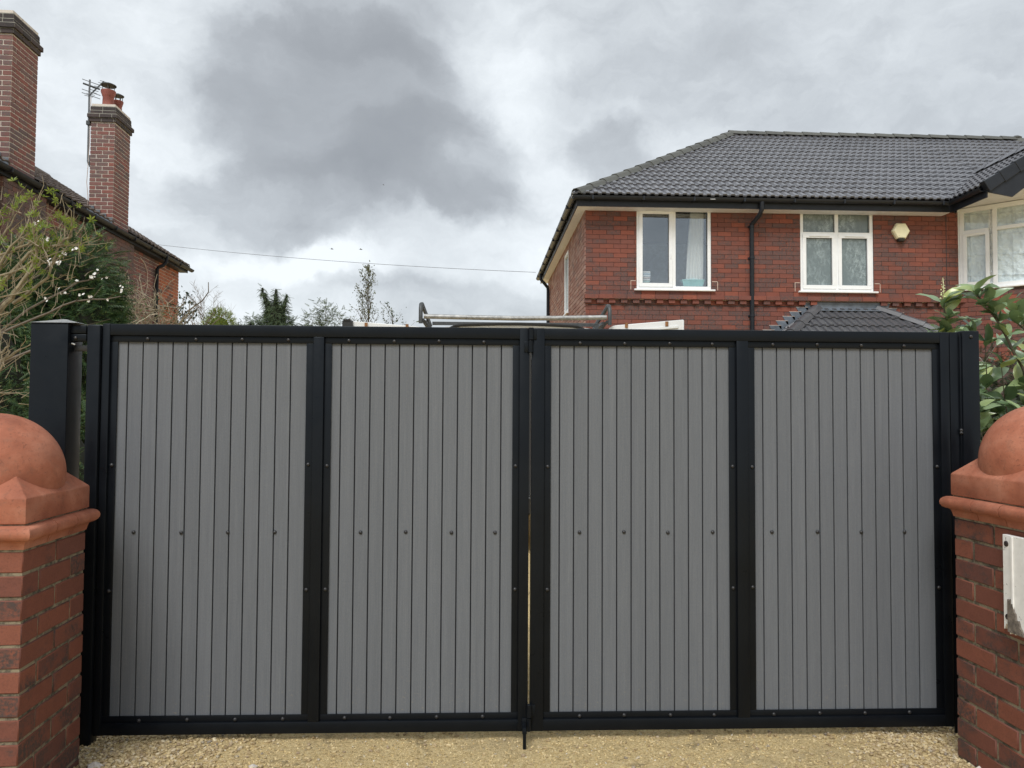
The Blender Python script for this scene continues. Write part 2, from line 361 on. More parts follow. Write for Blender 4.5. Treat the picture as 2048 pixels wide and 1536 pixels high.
def glass_mat(name, tint, refl, rough=0.02):
    m, t, b = mat(name); t.n.remove(b); o = t.n['Material Output']
    tr = t.new('ShaderNodeBsdfTransparent'); tr.inputs[0].default_value = (*tint, 1)
    gl = t.new('ShaderNodeBsdfGlossy'); gl.inputs['Roughness'].default_value = rough; gl.inputs[0].default_value = (0.9, 0.95, 1, 1)
    mx = t.new('ShaderNodeMixShader'); lw = t.new('ShaderNodeLayerWeight')
    t.link(t.math('ADD', t.math('MULTIPLY', t.math('POWER', lw.outputs['Facing'], 4.0), 0.7), refl+0.05, clamp=True), mx.inputs[0]); t.link(tr.outputs[0], mx.inputs[1]); t.link(gl.outputs[0], mx.inputs[2]); t.link(mx.outputs[0], o.inputs[0])
    return m
M_GLASS = glass_mat('clear_glass', (0.92,0.95,0.96), 0.085)
M_GLASSB = glass_mat('bay_glass', (0.94,0.96,0.96), 0.0)
def frosted():
    m, t, b = mat('obscured_glass'); p = geo(t).outputs['Position']
    w = t.vmath('ADD', p, t.scale3(t.noise(p, 9, 5, 0.7, color=True), 0.22, 0.22, 0.22))
    n = t.noise(t.scale3(w, 26, 1, 12), 1.0, 7, 0.75)
    lo = t.smooth(t.noise(t.scale3(p, 2.2, 1, 1.2), 1.0, 3, 0.5), 0.35, 0.65)
    c = t.mix(t.math('MULTIPLY', lo, t.smooth(n, 0.42, 0.66)), (0.155,0.195,0.205), (0.36,0.43,0.44))  # light and dark mottling painted in for bare trees reflected in the frosted glass
    t.link(c, b.inputs['Base Color']); b.inputs['Roughness'].default_value = 0.12
    bump(t, b, t.noise(t.scale3(w, 40, 1, 25), 1.0, 5, 0.7), 0.25, 0.004); return m
M_FROST = frosted()
M_ROOM = simple('dim_room_wall', (0.72,0.76,0.82), 0.9)  # wall colour raised to stand in for sky reflected in the panes
M_CURTAIN = simple('pale_curtain', (0.80,0.77,0.73), 0.9, nscale=20, var=0.06)
M_SHEET = simple('plastic_dust_sheet', (0.88,0.92,0.94), 0.15, nscale=5, var=0.06, bmp=0.7, bdist=0.03)
M_CREAM = simple('cream_plastic', (0.78,0.74,0.50), 0.4, var=0.05)
M_BLACKP = simple('black_plastic', (0.02,0.02,0.02), 0.4)
M_TEAL = simple('pale_teal_plastic', (0.30,0.58,0.55), 0.5)
M_VAN = simple('white_van_paint', (0.74,0.75,0.74), 0.3, nscale=6, var=0.05)
M_RUST = simple('rusty_hinge', (0.26,0.12,0.045), 0.8, nscale=50, var=0.4)
M_GALV = simple('galvanised_bar', (0.34,0.34,0.33), 0.5, metal=0.5, nscale=25, var=0.35)
M_DKGREY = simple('dark_grey_bar', (0.055,0.060,0.062), 0.5, nscale=30, var=0.3)
M_RUBBER = simple('black_rubber', (0.02,0.02,0.02), 0.7)
M_BROWN = simple('door_lining', (0.20,0.13,0.08), 0.7, nscale=8, var=0.3)
M_TAIL = simple('red_lamp', (0.45,0.02,0.02), 0.2)
M_DGLASS = simple('dark_van_glass', (0.02,0.025,0.03), 0.08)
M_ALU = simple('aerial_metal', (0.16,0.17,0.18), 0.5, nscale=30, var=0.4)
M_WIRE = simple('black_wire', (0.10,0.10,0.11), 0.8)
M_POT = simple('red_clay_pot', (0.26,0.080,0.060), 0.7, nscale=9, var=0.25)
M_FLAUNCH = simple('pale_flaunching', (0.36,0.35,0.30), 0.9, nscale=12, var=0.2)
M_BARK = simple('tan_bark', (0.27,0.225,0.145), 0.8, nscale=30, var=0.35, bmp=0.4)
M_BARK2 = simple('grey_brown_bark', (0.135,0.110,0.085), 0.85, nscale=20, var=0.3)
M_STALK = simple('straw_twig', (0.34,0.285,0.20), 0.85, nscale=20, var=0.4)
M_BIRD = simple('dark_feathers', (0.05,0.05,0.05), 0.8)

def leafy(name, stops, rough=0.45, trans=0.25, spec=0.5): return island_mat(name, stops, rough, spec, 0.3, 25, trans)
M_CYP = leafy('cypress_foliage', [(0.0, (0.035,0.072,0.030)), (0.5, (0.062,0.120,0.045)), (0.85, (0.10,0.165,0.055)), (1.0, (0.19,0.23,0.06))], 0.5, 0.2, 0.4)
M_CYPIN = simple('shaded_inner_twigs', (0.020,0.022,0.013), 0.95, nscale=6, var=0.5)  # brown-dark dead foliage filling the inside of the crowns
M_YEL = leafy('young_yellow_leaf', [(0.0, (0.20,0.28,0.035)), (0.6, (0.30,0.36,0.05)), (1.0, (0.14,0.24,0.035))], 0.45, 0.35)
M_LAUREL = None
def laurel():
    m, t, b = mat('glossy_shrub_leaf'); p = geo(t).outputs['Position']; r = rnd(t)
    c = t.ramp(r, [(0.0, (0.10,0.165,0.075)), (0.35, (0.155,0.245,0.115)), (0.6, (0.215,0.315,0.165)), (0.85, (0.29,0.38,0.17)), (1.0, (0.46,0.52,0.15))])
    c = t.mix(0.3, c, t.ramp(t.noise(p, 30, 4, 0.6), [(0.3, 0.6), (0.7, 1.0)]), 'MULTIPLY')
    t.link(c, b.inputs['Base Color']); b.inputs['Roughness'].default_value = 0.30; b.inputs['Specular IOR Level'].default_value = 0.85
    o = t.n['Material Output']; tr = t.new('ShaderNodeBsdfTranslucent'); t.link(c, tr.inputs[0])
    mx = t.new('ShaderNodeMixShader'); mx.inputs[0].default_value = 0.18
    t.link(b.outputs[0], mx.inputs[1]); t.link(tr.outputs[0], mx.inputs[2]); t.link(mx.outputs[0], o.inputs[0]); return m
M_LAUREL = laurel()
M_VEIN = simple('leaf_midrib', (0.30,0.38,0.16), 0.5)
M_GOLD = leafy('golden_conifer_foliage', [(0.0, (0.12,0.17,0.018)), (0.6, (0.22,0.28,0.03)), (1.0, (0.34,0.38,0.05))], 0.6, 0.15, 0.3)
M_WEEP = leafy('blue_green_foliage', [(0.0, (0.075,0.115,0.070)), (0.6, (0.12,0.17,0.09)), (1.0, (0.19,0.23,0.10))], 0.6, 0.15, 0.3)
M_PALE = leafy('pale_green_foliage', [(0.0, (0.055,0.085,0.045)), (0.6, (0.105,0.140,0.070)), (1.0, (0.19,0.22,0.07))], 0.6, 0.2, 0.3)
M_HOLLY = leafy('dark_holly_leaf', [(0.0, (0.012,0.03,0.012)), (1.0, (0.03,0.06,0.02))], 0.3, 0.1)
M_PETAL = simple('white_petal', (0.82,0.80,0.76), 0.6, var=0.05)
M_BLOSSOM = simple('pale_yellow_flower', (0.62,0.62,0.34), 0.6)
def peel_mat():
    m, t, b = mat('peeling_white_paint'); p = geo(t).outputs['Position']
    pe = t.smooth(t.noise(p, 45, 6, 0.75), 0.63, 0.67)
    c = t.mix(pe, t.ramp(t.noise(p, 25, 5, 0.6), [(0.3, (0.76,0.75,0.72)), (0.7, (0.88,0.87,0.84))]), (0.16,0.12,0.09))
    t.link(c, b.inputs['Base Color']); b.inputs['Roughness'].default_value = 0.75; bump(t, b, pe, 0.6, -0.002); return m
M_PEEL = peel_mat()
M_ROTWOOD = simple('bare_grey_timber', (0.17,0.145,0.12), 0.95, nscale=60, var=0.5, bmp=0.8, bdist=0.004)
M_SCREW = simple('rusty_screw', (0.06,0.05,0.045), 0.5, metal=0.6, nscale=100, var=0.4)

# ------------------------------------------------------------------ ground
def fbm(x, y, s, seed=0):
    v = 0; a = 1
    for k in range(4):
        v += a*math.sin(x*s*1.3+seed+k*1.7+math.sin(y*s*0.9+k))*math.sin(y*s*1.1+seed*2+k*2.3+math.sin(x*s*0.7+k)); a *= 0.5; s *= 2.1
    return v
def gz(x, y): return 0.010*fbm(x, y, 2.6, 1.0) + 0.004*fbm(x, y, 11, 3.0)
g = MB(); xs = sorted(set([-600, -150, -40, -12, -6] + [round(-3.6+i*0.06, 3) for i in range(130)] + [6, 12, 40, 150, 600]))
ys = sorted(set([-400, -60, -12, -2, 1] + [round(2.0+i*0.05, 3) for i in range(56)] + [5.5, 8, 14, 30, 80, 300, 900]))
vv = [(x, y, gz(x, y) if (-3.7 < x < 4.4 and 1.9 < y < 4.85) else 0.0) for y in ys for x in xs]
nx = len(xs); g.add(vv, [(j*nx+i, j*nx+i+1, (j+1)*nx+i+1, (j+1)*nx+i) for j in range(len(ys)-1) for i in range(nx-1)])
go = link('driveway', g.mesh('driveway', M_GROUND, smooth='all')); go['kind'] = 'structure'

def ico(sub=1):
    bm = bmesh.new(); bmesh.ops.create_icosphere(bm, subdivisions=sub, radius=1.0)
    v = [tuple(x.co) for x in bm.verts]; f = [tuple(q.index for q in p.verts) for p in bm.faces]; bm.free(); return v, f
def rand_dirs(n):
    d = rng.normal(size=(n, 3)); return d/np.linalg.norm(d, axis=1, keepdims=True)
def stones(name, mat_, n, region, smin, smax, sub=1, sink=0.25, dens=None):
    v, f = ico(sub); v = np.array(v)*(1+0.18*rng.normal(size=(len(v), 1)))
    P = []
    while len(P) < n:
        x = rng.uniform(region[0], region[1]); y = rng.uniform(region[2], region[3])
        if dens is None or rng.random() < dens(x, y): P.append((x, y))
    P = np.array(P); s = rng.uniform(smin, smax, n)**1.0
    Z = np.array([gz(x, y) for x, y in P]) + s*sink
    S = np.c_[s*rng.uniform(0.8, 1.4, n), s*rng.uniform(0.7, 1.1, n), s*rng.uniform(0.5, 0.8, n)]
    D = rand_dirs(n); D[:, 2] *= 0.3
    o = scatter(name, v, f, frames(np.c_[P, Z], D, rand_dirs(n)*0.3+np.array([0, 0, 1.0]), S), mat_)
    o['kind'] = 'stuff'; return o
def gdens(x, y):
    a = max(0, min(1, (-0.75 - x)/0.75)) if x < 0 else max(0, min(1, (x - 1.45)/0.5))
    return 0.045 + a*a*(3-2*a)
o = stones('gravel', M_PEBBLE, 23000, (-2.3, 2.6, 2.6, 4.4), 0.0045, 0.0105, 1, 0.35, gdens)
tag(o, 'buff gravel lying along both sides of the sandy driveway', 'gravel')
o = stones('grit', M_GRIT, 16000, (-1.9, 2.3, 2.9, 4.0), 0.0015, 0.0042, 1, 0.3)
tag(o, 'fine sandy grit spread over the driveway under the gate', 'grit')
def rock(name, p, s, label, m=None):
    v, f = ico(2); v = [(x*s[0]*(1+0.2*math.sin(5*y+3*z)), y*s[1]*(1+0.2*math.sin(6*x)), z*s[2]*(1+0.25*math.cos(4*x+2*y))) for x, y, z in v]
    o = link(name, MB().add([(a+p[0], b+p[1], c+p[2]) for a, b, c in v], f).mesh(name, m or M_CHUNK)); tag(o, label, 'stone'); return o
rock('stone', (-0.90, 3.17, 0.006), (0.019, 0.012, 0.009), 'small pale pink stone on the sand left of the drop bolt')
rock('stone', (-1.53, 3.19, 0.006), (0.032, 0.020, 0.016), 'grey white lump lying in the gravel by the left gate post')
rock('stone', (2.02, 3.06, 0.006), (0.028, 0.018, 0.016), 'larger pale stone at the foot of the right pier')

# ------------------------------------------------------------------ gate
GY = 3.41                                   # front plane of the gate tubes
ZB, ZT = 0.035, 1.806                       # bottom and top of leaves
dome_v = MB().lathe([(0.0085, 0), (0.0085, 0.0012), (0.0074, 0.0042), (0.0045, 0.0064), (0, 0.0072)], n=10)
dome_me = MB().add([(x, -z, y) for x, y, z in dome_v.v], dome_v.f).mesh('bolt', M_BOLT, smooth='all')
def bolt(parent, x, y, z):
    b = link('bolt', dome_me, parent); b.location = (x-parent.location.x, y-parent.location.y, z-parent.location.z); return b
def fpart(name, parent, *boxes, m=M_FRAME, bev=0.0028):
    b = MB()
    for q in boxes: b.box(*q)
    return link(name, b.mesh(name, m, smooth=True, bevel=bev, bevseg=2), parent, True)
def leaf(x0, x1, panels, label, centre_boards):
    L = thing('gate_leaf', label, 'gate', (x0, GY, ZB), 0, 'leaves of the folding gate')
    T = 0.050; xa = panels[0]; xb = panels[1]
    # outer tubes: stiles, rails, middle stile
    sl = xa[0]-0.030-x0; sr = x1-(xb[1]+0.030); mid0 = xa[1]+0.032; mid1 = xb[0]-0.032
    fpart('stile', L, (x0, x0+sl, GY, GY+0.05, ZB, ZT)); fpart('stile', L, (x1-sr, x1, GY, GY+0.05, ZB, ZT))
    fpart('stile', L, (mid0, mid1, GY+0.0006, GY+0.049, ZB+T-0.001, ZT-T+0.001))
    fpart('rail', L, (x0+sl-0.001, x1-sr+0.001, GY+0.0012, GY+0.0488, ZT-T, ZT-0.0005)); fpart('rail', L, (x0+sl-0.001, x1-sr+0.001, GY+0.0012, GY+0.0488, ZB+0.0005, ZB+T))
    zb0, zb1 = ZB+T-0.0020, ZT-T+0.0020
    for pi, (a, b) in enumerate(panels):
        s0 = a-0.0326; s1 = b+0.0326
        yb = GY+0.0120                              # retaining bars, set back a little from the tubes
        fpart('retaining_bar', L, (s0, s1, yb, yb+0.006, zb1-0.030, zb1), bev=0.0012)
        fpart('retaining_bar', L, (s0, s1, yb, yb+0.006, zb0, zb0+0.030), bev=0.0012)
        fpart('retaining_bar', L, (s0, a, yb+0.0004, yb+0.0064, zb0+0.0302, zb1-0.0302), bev=0.0012)
        fpart('retaining_bar', L, (b, s1, yb+0.0004, yb+0.0064, zb0+0.0302, zb1-0.0302), bev=0.0012)
        # boards
        w = 0.0645; x = a-0.024; n = int((b-a)/w)+2; first = True
        bounds = [a-0.012]; e = a+0.040 if pi == 0 else a+0.040
        while e < b-0.015: bounds.append(e); e += w+random.uniform(-0.0006, 0.0006)
        bounds.append(b+0.012)
        for i in range(len(bounds)-1):
            bx0, bx1 = bounds[i]+0.0025, bounds[i+1]-0.0025
            yj = GY+0.0205+random.uniform(0, 0.0008)
            bm_ = MB().box(bx0, bx1, yj, yj+0.014, zb0+0.008, zb1-0.008)
            link('board', bm_.mesh('board', M_BOARD, bevel=0.0013, bevseg=1), L, True)
        link('groove_backing', MB().box(bounds[0]+0.002, bounds[-1]-0.002, GY+0.0310, GY+0.0345, zb0+0.010, zb1-0.010).mesh('groove_backing', M_GROOVE), L, True)
        pw = b-a; boff = (0.160, 0.098, 0.165, 0.098)[pi+(2 if x0 > 0 else 0)]
        for z in (zb1-0.015, zb0+0.013):
            for k in range(4):
                bolt(L, a+pw*(boff+0.248*k)+random.uniform(-0.004, 0.004), yb, z+random.uniform(-0.002, 0.002))
        for k in range(4): bolt(L, a+pw*((0.102, 0.170, 0.165, 0.098)[pi+(2 if x0 > 0 else 0)]+0.2465*k)+random.uniform(-0.003, 0.003), GY+0.0207, 0.898+random.uniform(-0.002, 0.002))
        for z in (1.192, 0.651):
            bolt(L, a-0.014, yb, z+random.uniform(-0.004, 0.004)); bolt(L, b+0.015, yb, z+random.uniform(-0.004, 0.004))
    return L
leafL = leaf(-1.650, 0.2140, [(-1.588, -0.7715), (-0.6605, 0.1405)], 'left leaf of the black steel gate with two grey boarded panels and a drop bolt', 0)
leafR = leaf(0.2235, 2.128, [(0.3120, 1.1160), (1.2335, 2.0560)], 'right leaf of the black steel gate with two grey boarded panels, beside the right post', 0)
# hinge barrels (the leaves fold on them) and drop bolt
for z0, z1, o1, o2 in ((1.694, 1.806, 0.0, 0.0), (0.040, 0.155, 0, 0)):
    zm = (z0+z1)/2
    link('hinge_barrel', MB().lathe([(0.0085, z0), (0.0105, z0+0.002), (0.0105, zm-0.002), (0.0085, zm-0.001)], (0.2185, GY-0.008, 0), 16).mesh('hinge_barrel', M_FRAME, smooth=True), leafL, True)
    link('hinge_barrel', MB().lathe([(0.0085, zm+0.001), (0.0120, zm+0.003), (0.0120, z1-0.002), (0.0095, z1)], (0.2205, GY-0.008, 0), 16).mesh('hinge_barrel', M_FRAME, smooth=True), leafR, True)
    fpart('hinge_plate', leafL, (0.190, 0.213, GY-0.004, GY-0.0005, z0+0.004, zm-0.004), bev=0.001)
    fpart('hinge_plate', leafR, (0.225, 0.246, GY-0.004, GY-0.0005, zm+0.004, z1-0.004), bev=0.001)
fpart('drop_bolt', leafL, (0.185, 0.201, GY-0.018, GY-0.002, -0.03, 0.30), bev=0.002) if False else fpart('drop_bolt', leafL, (0.1885, 0.2025, GY-0.090, GY-0.076, -0.02, 0.085), (0.186, 0.205, GY-0.092, GY+0.002, 0.060, 0.075), bev=0.002)

# left post assembly
PL = thing('gate_post', 'wide black steel box post with sloping cap and slotted side arm, left of the gate', 'gate post', (-1.85, GY, 0))
PX0, PX1 = -1.945, -1.786
fpart('post', PL, (PX0, PX1, GY-0.020, GY+0.105, -0.02, 1.806), bev=0.004)
c0 = MB(); zc = 1.806; h_ = 0.022
c0.add([(PX0-0.004, GY-0.026, zc), (PX1+0.040, GY-0.026, zc), (PX1+0.040, GY+0.111, zc), (PX0-0.004, GY+0.111, zc), (PX0+0.105, GY+0.040, zc+h_), (PX0+0.115, GY+0.050, zc+h_)],
       [(3, 2, 1, 0), (0, 1, 4), (1, 2, 5, 4), (2, 3, 5), (3, 0, 4, 5)])
M_CAPP = simple('dusty_cap_paint', (0.30,0.31,0.32), 0.22, nscale=30, var=0.3, spec=1.0)  # black paint coloured pale grey to imitate the sky's sheen on the cap
link('post_cap', c0.mesh('post_cap', M_CAPP), PL, True)
fpart('tube', PL, (-1.711, -1.654, GY-0.012, GY+0.050, -0.006, 1.800), bev=0.007)
fpart('crossbar', PL, (PX1-0.001, -1.719, GY-0.002, GY+0.046, 1.762, 1.797)); fpart('crossbar', PL, (PX1-0.001, -1.719, GY+0.001, GY+0.046, 1.728, 1.759))
fpart('latch_box', PL, (PX1+0.004, -1.722, GY+0.020, GY+0.044, 1.686, 1.712), m=M_BLACKP)
link('cable_clip', MB().tube([(-1.796, GY+0.012, 1.716), (-1.783, GY+0.010, 1.719), (-1.772, GY+0.012, 1.714)], 0.0035, 6).mesh('cable_clip', M_UPVC, smooth='all'), PL, True)
bolt(PL, -1.764, GY+0.001, 1.742)
# right post assembly
PR = thing('gate_post', 'plain black steel box post right of the gate, next to the leafy shrub', 'gate post', (2.22, GY, 0))
fpart('post', PR, (2.182, 2.262, GY-0.012, GY+0.075, -0.03, 1.812), bev=0.005)
fpart('closing_strip', PR, (2.1325, 2.1755, GY+0.003, GY+0.012, 0.0, 1.806), bev=0.001)
fpart('hinge_rod', PR, (2.1745, 2.1815, GY-0.004, GY+0.002, 0.03, 1.79), bev=0.001)
for z in (1.36, 1.348): bolt(PR, 2.176, GY-0.004, z)
bolt(PR, 2.222, GY-0.012, 1.785)

# ------------------------------------------------------------------ brick piers
bcache = {}
def brick_mesh(l, d, h, m, bev=0.004):
    k = (round(l, 3), round(d, 3), round(h, 3), m.name)
    if k not in bcache:
        bcache[k] = [MB().box(-l/2, l/2, -d/2, d/2, -h/2, h/2).mesh('brick', m, smooth=True, bevel=bev*random.uniform(0.7, 1.3), bevseg=1)]
    return random.choice(bcache[k])
def pier(cx, cy, zoff, rot, label, side):
    P = thing('brick_pier', label, 'gate pier', (cx, cy, 0), rot, 'brick gate piers')
    W = 0.470; hh = W/2; ch = 0.083; top = 0.935+zoff; n = 12
    link('mortar_core', MB().box(-hh+0.0045, hh-0.0045, -hh+0.0045, hh-0.0045, -0.08, top-0.002).mesh('mortar_core', M_PMORT), P)
    B, S, J = 0.230, 0.110, 0.010
    for k in range(n):
        zc = top - ch*(k+0.5); even = (k % 2 == 0)
        lay = []
        a = hh - S/2; q = B/2+J/2
        if even: lay = [(sx_*a, sy*q, S, B) for sx_ in (-1, 1) for sy in (-1, 1)] + [(0, sy*a, B, S) for sy in (-1, 1)]
        else: lay = [(sx_*q, sy*a, B, S) for sx_ in (-1, 1) for sy in (-1, 1)] + [(sx_*a, 0, S, B) for sx_ in (-1, 1)]
        for (x, y, lx, ly) in lay:
            b = link('brick', brick_mesh(lx, ly, ch-0.0105, M_PBRICK), P)
            b.location = (x+random.uniform(-.0012, .0012), y+random.uniform(-.0012, .0012), zc+random.uniform(-.001, .001))
            b.rotation_euler = (random.uniform(-.006, .006), random.uniform(-.006, .006), random.uniform(-.008, .008))
    # moulded cornice bricks: cyma under a bull nose
    pr = [(-0.06, top+0.004), (0.002, top+0.004), (0.005, top+0.018), (0.009, top+0.030), (0.014, top+0.034)]
    rr = 0.0265; cz = top+0.034+rr
    for i in range(9):
        a = -math.pi/2 + math.pi*i/8*1.05; pr.append((0.0135+rr*math.cos(a), cz+rr*math.sin(a)))
    pr += [(0.0, cz+rr+0.002), (-0.06, cz+rr+0.002)]
    hw = W/2; seg = 0.155
    crn = [(-hw, -hw), (hw, -hw), (hw, hw), (-hw, hw)]
    def along(p, q, d): v = Vector(q)-Vector(p); return tuple(Vector(p)+v.normalized()*d)
    for i in range(4):
        p0, p1, p2 = crn[i-1], crn[i], crn[(i+1) % 4]
        arm = along(p1, p0, seg-0.002), p1, along(p1, p2, seg-0.002)
        link('coping_brick', MB().sweep(arm, pr).mesh('coping_brick', M_TERRA, smooth=True), P)
        pr2 = [(o+random.uniform(-.0015, .0015), z+0.001) for o, z in pr]
        link('coping_brick', MB().sweep((along(p1, p2, seg+0.002), along(p2, p1, seg+0.002)), pr2).mesh('coping_brick', M_TERRA, smooth=True), P)
    link('coping_bed', MB().box(-hw+0.002, hw-0.002, -hw+0.002, hw-0.002, top-0.003, cz+rr-0.006).mesh('coping_bed', M_PMORT), P)
    # ball cap on pyramidal block
    b0 = cz+rr+0.006; b1 = b0+0.090; s = 0.244
    link('mortar_bed', MB().box(-s+0.006, s-0.006, -s+0.006, s-0.006, b0-0.010, b0+0.002).mesh('mortar_bed', M_PMORT), P)
    cb = MB(); cb.add([(-s,-s,b0),(s,-s,b0),(s,s,b0),(-s,s,b0),(-s,-s,b1),(s,-s,b1),(s,s,b1),(-s,s,b1),(0,0,b1+0.235)],
                      [(3,2,1,0),(0,1,5,4),(1,2,6,5),(2,3,7,6),(3,0,4,7),(4,5,8),(5,6,8),(6,7,8),(7,4,8)])
    link('cap_block', cb.mesh('cap_block', M_TERRA, smooth=True, bevel=0.0045, bevseg=2), P)
    rb = 0.239; prof = [(rb*math.sin(math.pi*i/40), -rb*math.cos(math.pi*i/40)) for i in range(41)]
    prof[0] = (0, -rb); prof[-1] = (0, rb)
    prof = [(r_*(1.0), z*0.985) for r_, z in prof if z > -0.15]
    link('ball', MB().lathe(prof, (0, 0, b1+0.062), 72).mesh('ball', M_TERRA, smooth='all'), P)
    return P, top
pierL, topL = pier(-1.842, 3.000, 0.0, R(2.8), 'red brick gate pier with terracotta ball cap left of the gate', 1)
pierR, topR = pier(2.248, 2.968, 0.063, R(2.2), 'red brick gate pier with terracotta ball cap and white board, right of the gate', -1)
link('chip', MB().add(*[[(0.247+x*0.012, -0.257+y*0.010, topL+0.058+z*0.012) for x, y, z in ico(1)[0]], ico(1)[1]]).mesh('chip', M_CHIP), pierL)

# peeling board on the gate-side face of the right pier
BD = thing('board_remnant', 'rotting white painted board screwed to the side of the right brick pier', 'board', (2.012, 2.70, 0.62), R(2.2))
prof_b = []      # y (toward camera = -), z ; jagged lower edge
top_z, bot_z = 0.358, 0.006
def bz(y): return bot_z + 0.010*math.sin(y*90)+0.012*math.sin(y*213+1)
ysb = [0.165-i*0.008 for i in range(40)]
bb = MB()
pts = [(y, top_z) for y in (0.165, -0.147)] + [(y, bz(y)) for y in reversed(ysb)]
bb.prism([(p[0], p[1]) for p in pts], 'x', -0.022, -0.002)
link('board_face', bb.mesh('board_face', M_PEEL, bevel=0.0012), BD)
rd = MB().prism([(0.125, 0.0), (0.115, -0.0), (0.110, 0.0), (0.110, 0.352), (0.125, 0.352)], 'x', -0.030, -0.0225)
link('raised_edge', MB().box(-0.0275, -0.0222, 0.108, 0.120, 0.020, 0.356).mesh('raised_edge', M_PEEL, bevel=0.002), BD)
jag = [(0.137, 0.0), (0.137, 0.120), (0.130, 0.112), (0.126, 0.122), (0.119, 0.104), (0.112, 0.108), (0.106, 0.080), (0.098, 0.074), (0.094, 0.050), (0.082, 0.052), (0.074, 0.028), (0.066, 0.020), (0.058, 0.0)]
link('bare_patch', MB().prism(jag, 'x', -0.0290, -0.0215).mesh('bare_patch', M_ROTWOOD), BD)
for (y, z) in ((0.145, 0.325), (0.144, 0.052)):
    sv = MB().lathe([(0.011, 0), (0.011, 0.002), (0.009, 0.004), (0.004, 0.0042), (0.003, 0.002), (0, 0.002)], n=14)
    link('screw', MB().add([(-0.022-zz, y+xx, z+yy) for xx, yy, zz in sv.v], sv.f).mesh('screw', M_SCREW, smooth=True), BD)

# ------------------------------------------------------------------ brick wall laying (generic)
LAY = {}        # owner-part object -> list of (matrix, size) ; sorted later per thing
def lay_wall(part, o, u, n, length, z0, z1, mat_, openings=(), cl=0.231, chh=0.0765, joint=0.006, proud=0.006, header_every=0, key='a', mats=None, phase=0.0, jit=0.0015):
    """o: start point, u: unit along, n: outward normal; bricks are boxes let into the mortar plane"""
    o = Vector(o); u = Vector(u).normalized(); n = Vector(n).normalized(); rows = int((z1-z0)/chh+0.5); res = []
    for r in range(rows):
        a = z0+r*chh; b = a+chh-joint; zm = (a+b)/2
        segs = [(0.0, length)]
        for (u0, u1, w0, w1) in openings:
            if w0 < zm < w1:
                ns = []
                for (s, e) in segs:
                    if u1 <= s or u0 >= e: ns.append((s, e)); continue
                    if u0 > s+0.02: ns.append((s, u0))
                    if u1 < e-0.02: ns.append((u1, e))
                segs = ns
        hd = header_every and (r % header_every == header_every-1)
        L = cl/2 if hd else cl
        off = phase + (0.25*cl if hd else (cl/2 if r % 2 else 0.0))
        for (s, e) in segs:
            x = off - math.ceil((off-s)/L)*L - L
            cuts = [s]
            while x < e:
                if x > s+0.03 and x < e-0.03: cuts.append(x)
                x += L
            cuts.append(e)
            for i in range(len(cuts)-1):
                l = cuts[i+1]-cuts[i]-joint; cx = (cuts[i]+cuts[i+1])/2; d = 0.05
                c = o + u*cx + n*(proud-d/2+random.uniform(-jit, jit)) + Vector((0, 0, zm))
                rot = Matrix((( u.x, -n.x, 0), (u.y, -n.y, 0), (u.z, -n.z, 1))).to_4x4()
                mt = mats(cx, zm) if mats else mat_
                res.append((Matrix.Translation(c) @ rot @ Euler((random.uniform(-.004, .004), 0, random.uniform(-.003, .003))).to_matrix().to_4x4(), (round(l*200)/200 if False else round(l, 3), d, round(b-a, 4)), mt))
    LAY.setdefault(key, []).extend([(part, q) for q in res]); return res
hbc = {}
def flush_bricks(key, root_rotmat=Matrix(), limit=300, camp=Vector((0, 0, 1.43)), zmin=2.25, world=False):
    items = LAY[key]
    def sc(it):
        p = root_rotmat @ it[1][0].translation; pc = cam.matrix_world.inverted() @ p
        vis = -pc.z > 0 and abs(pc.x/pc.z) < 0.67 and p.z > 1.43+0.118*(p.y) * 0.96
        size = it[1][1][0]*abs((root_rotmat.to_3x3() @ it[1][0].to_3x3().col[0]).dot(r2)) / max(0.5, -pc.z)
        return (0 if vis else 1, -size)
    items = sorted(items, key=sc)
    for part, (M, s, mt) in items[:limit]:
        k = (s, mt.name)
        if k not in hbc: hbc[k] = MB().box(-s[0]/2, s[0]/2, -s[1]/2, s[1]/2, -s[2]/2, s[2]/2).mesh('brick', mt)
        ob = link('brick', hbc[k], part, world); ob.matrix_local = M if not world else M
        if world: ob.matrix_parent_inverse = Matrix()
    rest = {}
    for part, (M, s, mt) in items[limit:]: rest.setdefault((part.name, mt.name), [part, mt, []])[2].append((M, s))
    cube = MB().box(-.5, .5, -.5, .5, -.5, .5)
    for (pn, mn), (part, mt, ls) in rest.items():
        Ms = np.array([np.array(M @ Matrix.Diagonal((s[0], s[1], s[2], 1))) for M, s in ls])
        ob = scatter('brickwork', cube.v, cube.f, Ms, mt, part); ob['kind'] = 'stuff'

# ------------------------------------------------------------------ right house (world aligned)
H = thing('brick_house', 'red brick semi detached house with black tiled hipped roof behind the gate on the right', 'house')
HX0, HX1, HY0, HY1 = 1.700, 15.05, 12.50, 19.50
WZ = 4.80
wall = link('wall', MB().box(HX0+0.004, HX1, HY0+0.004, HY0+0.25, 0, WZ).mesh('wall', M_HMORT), H) if False else None
win1 = (2.545, 3.790, 3.462, 4.835); win2 = (5.290, 6.530, 3.462, 4.835)
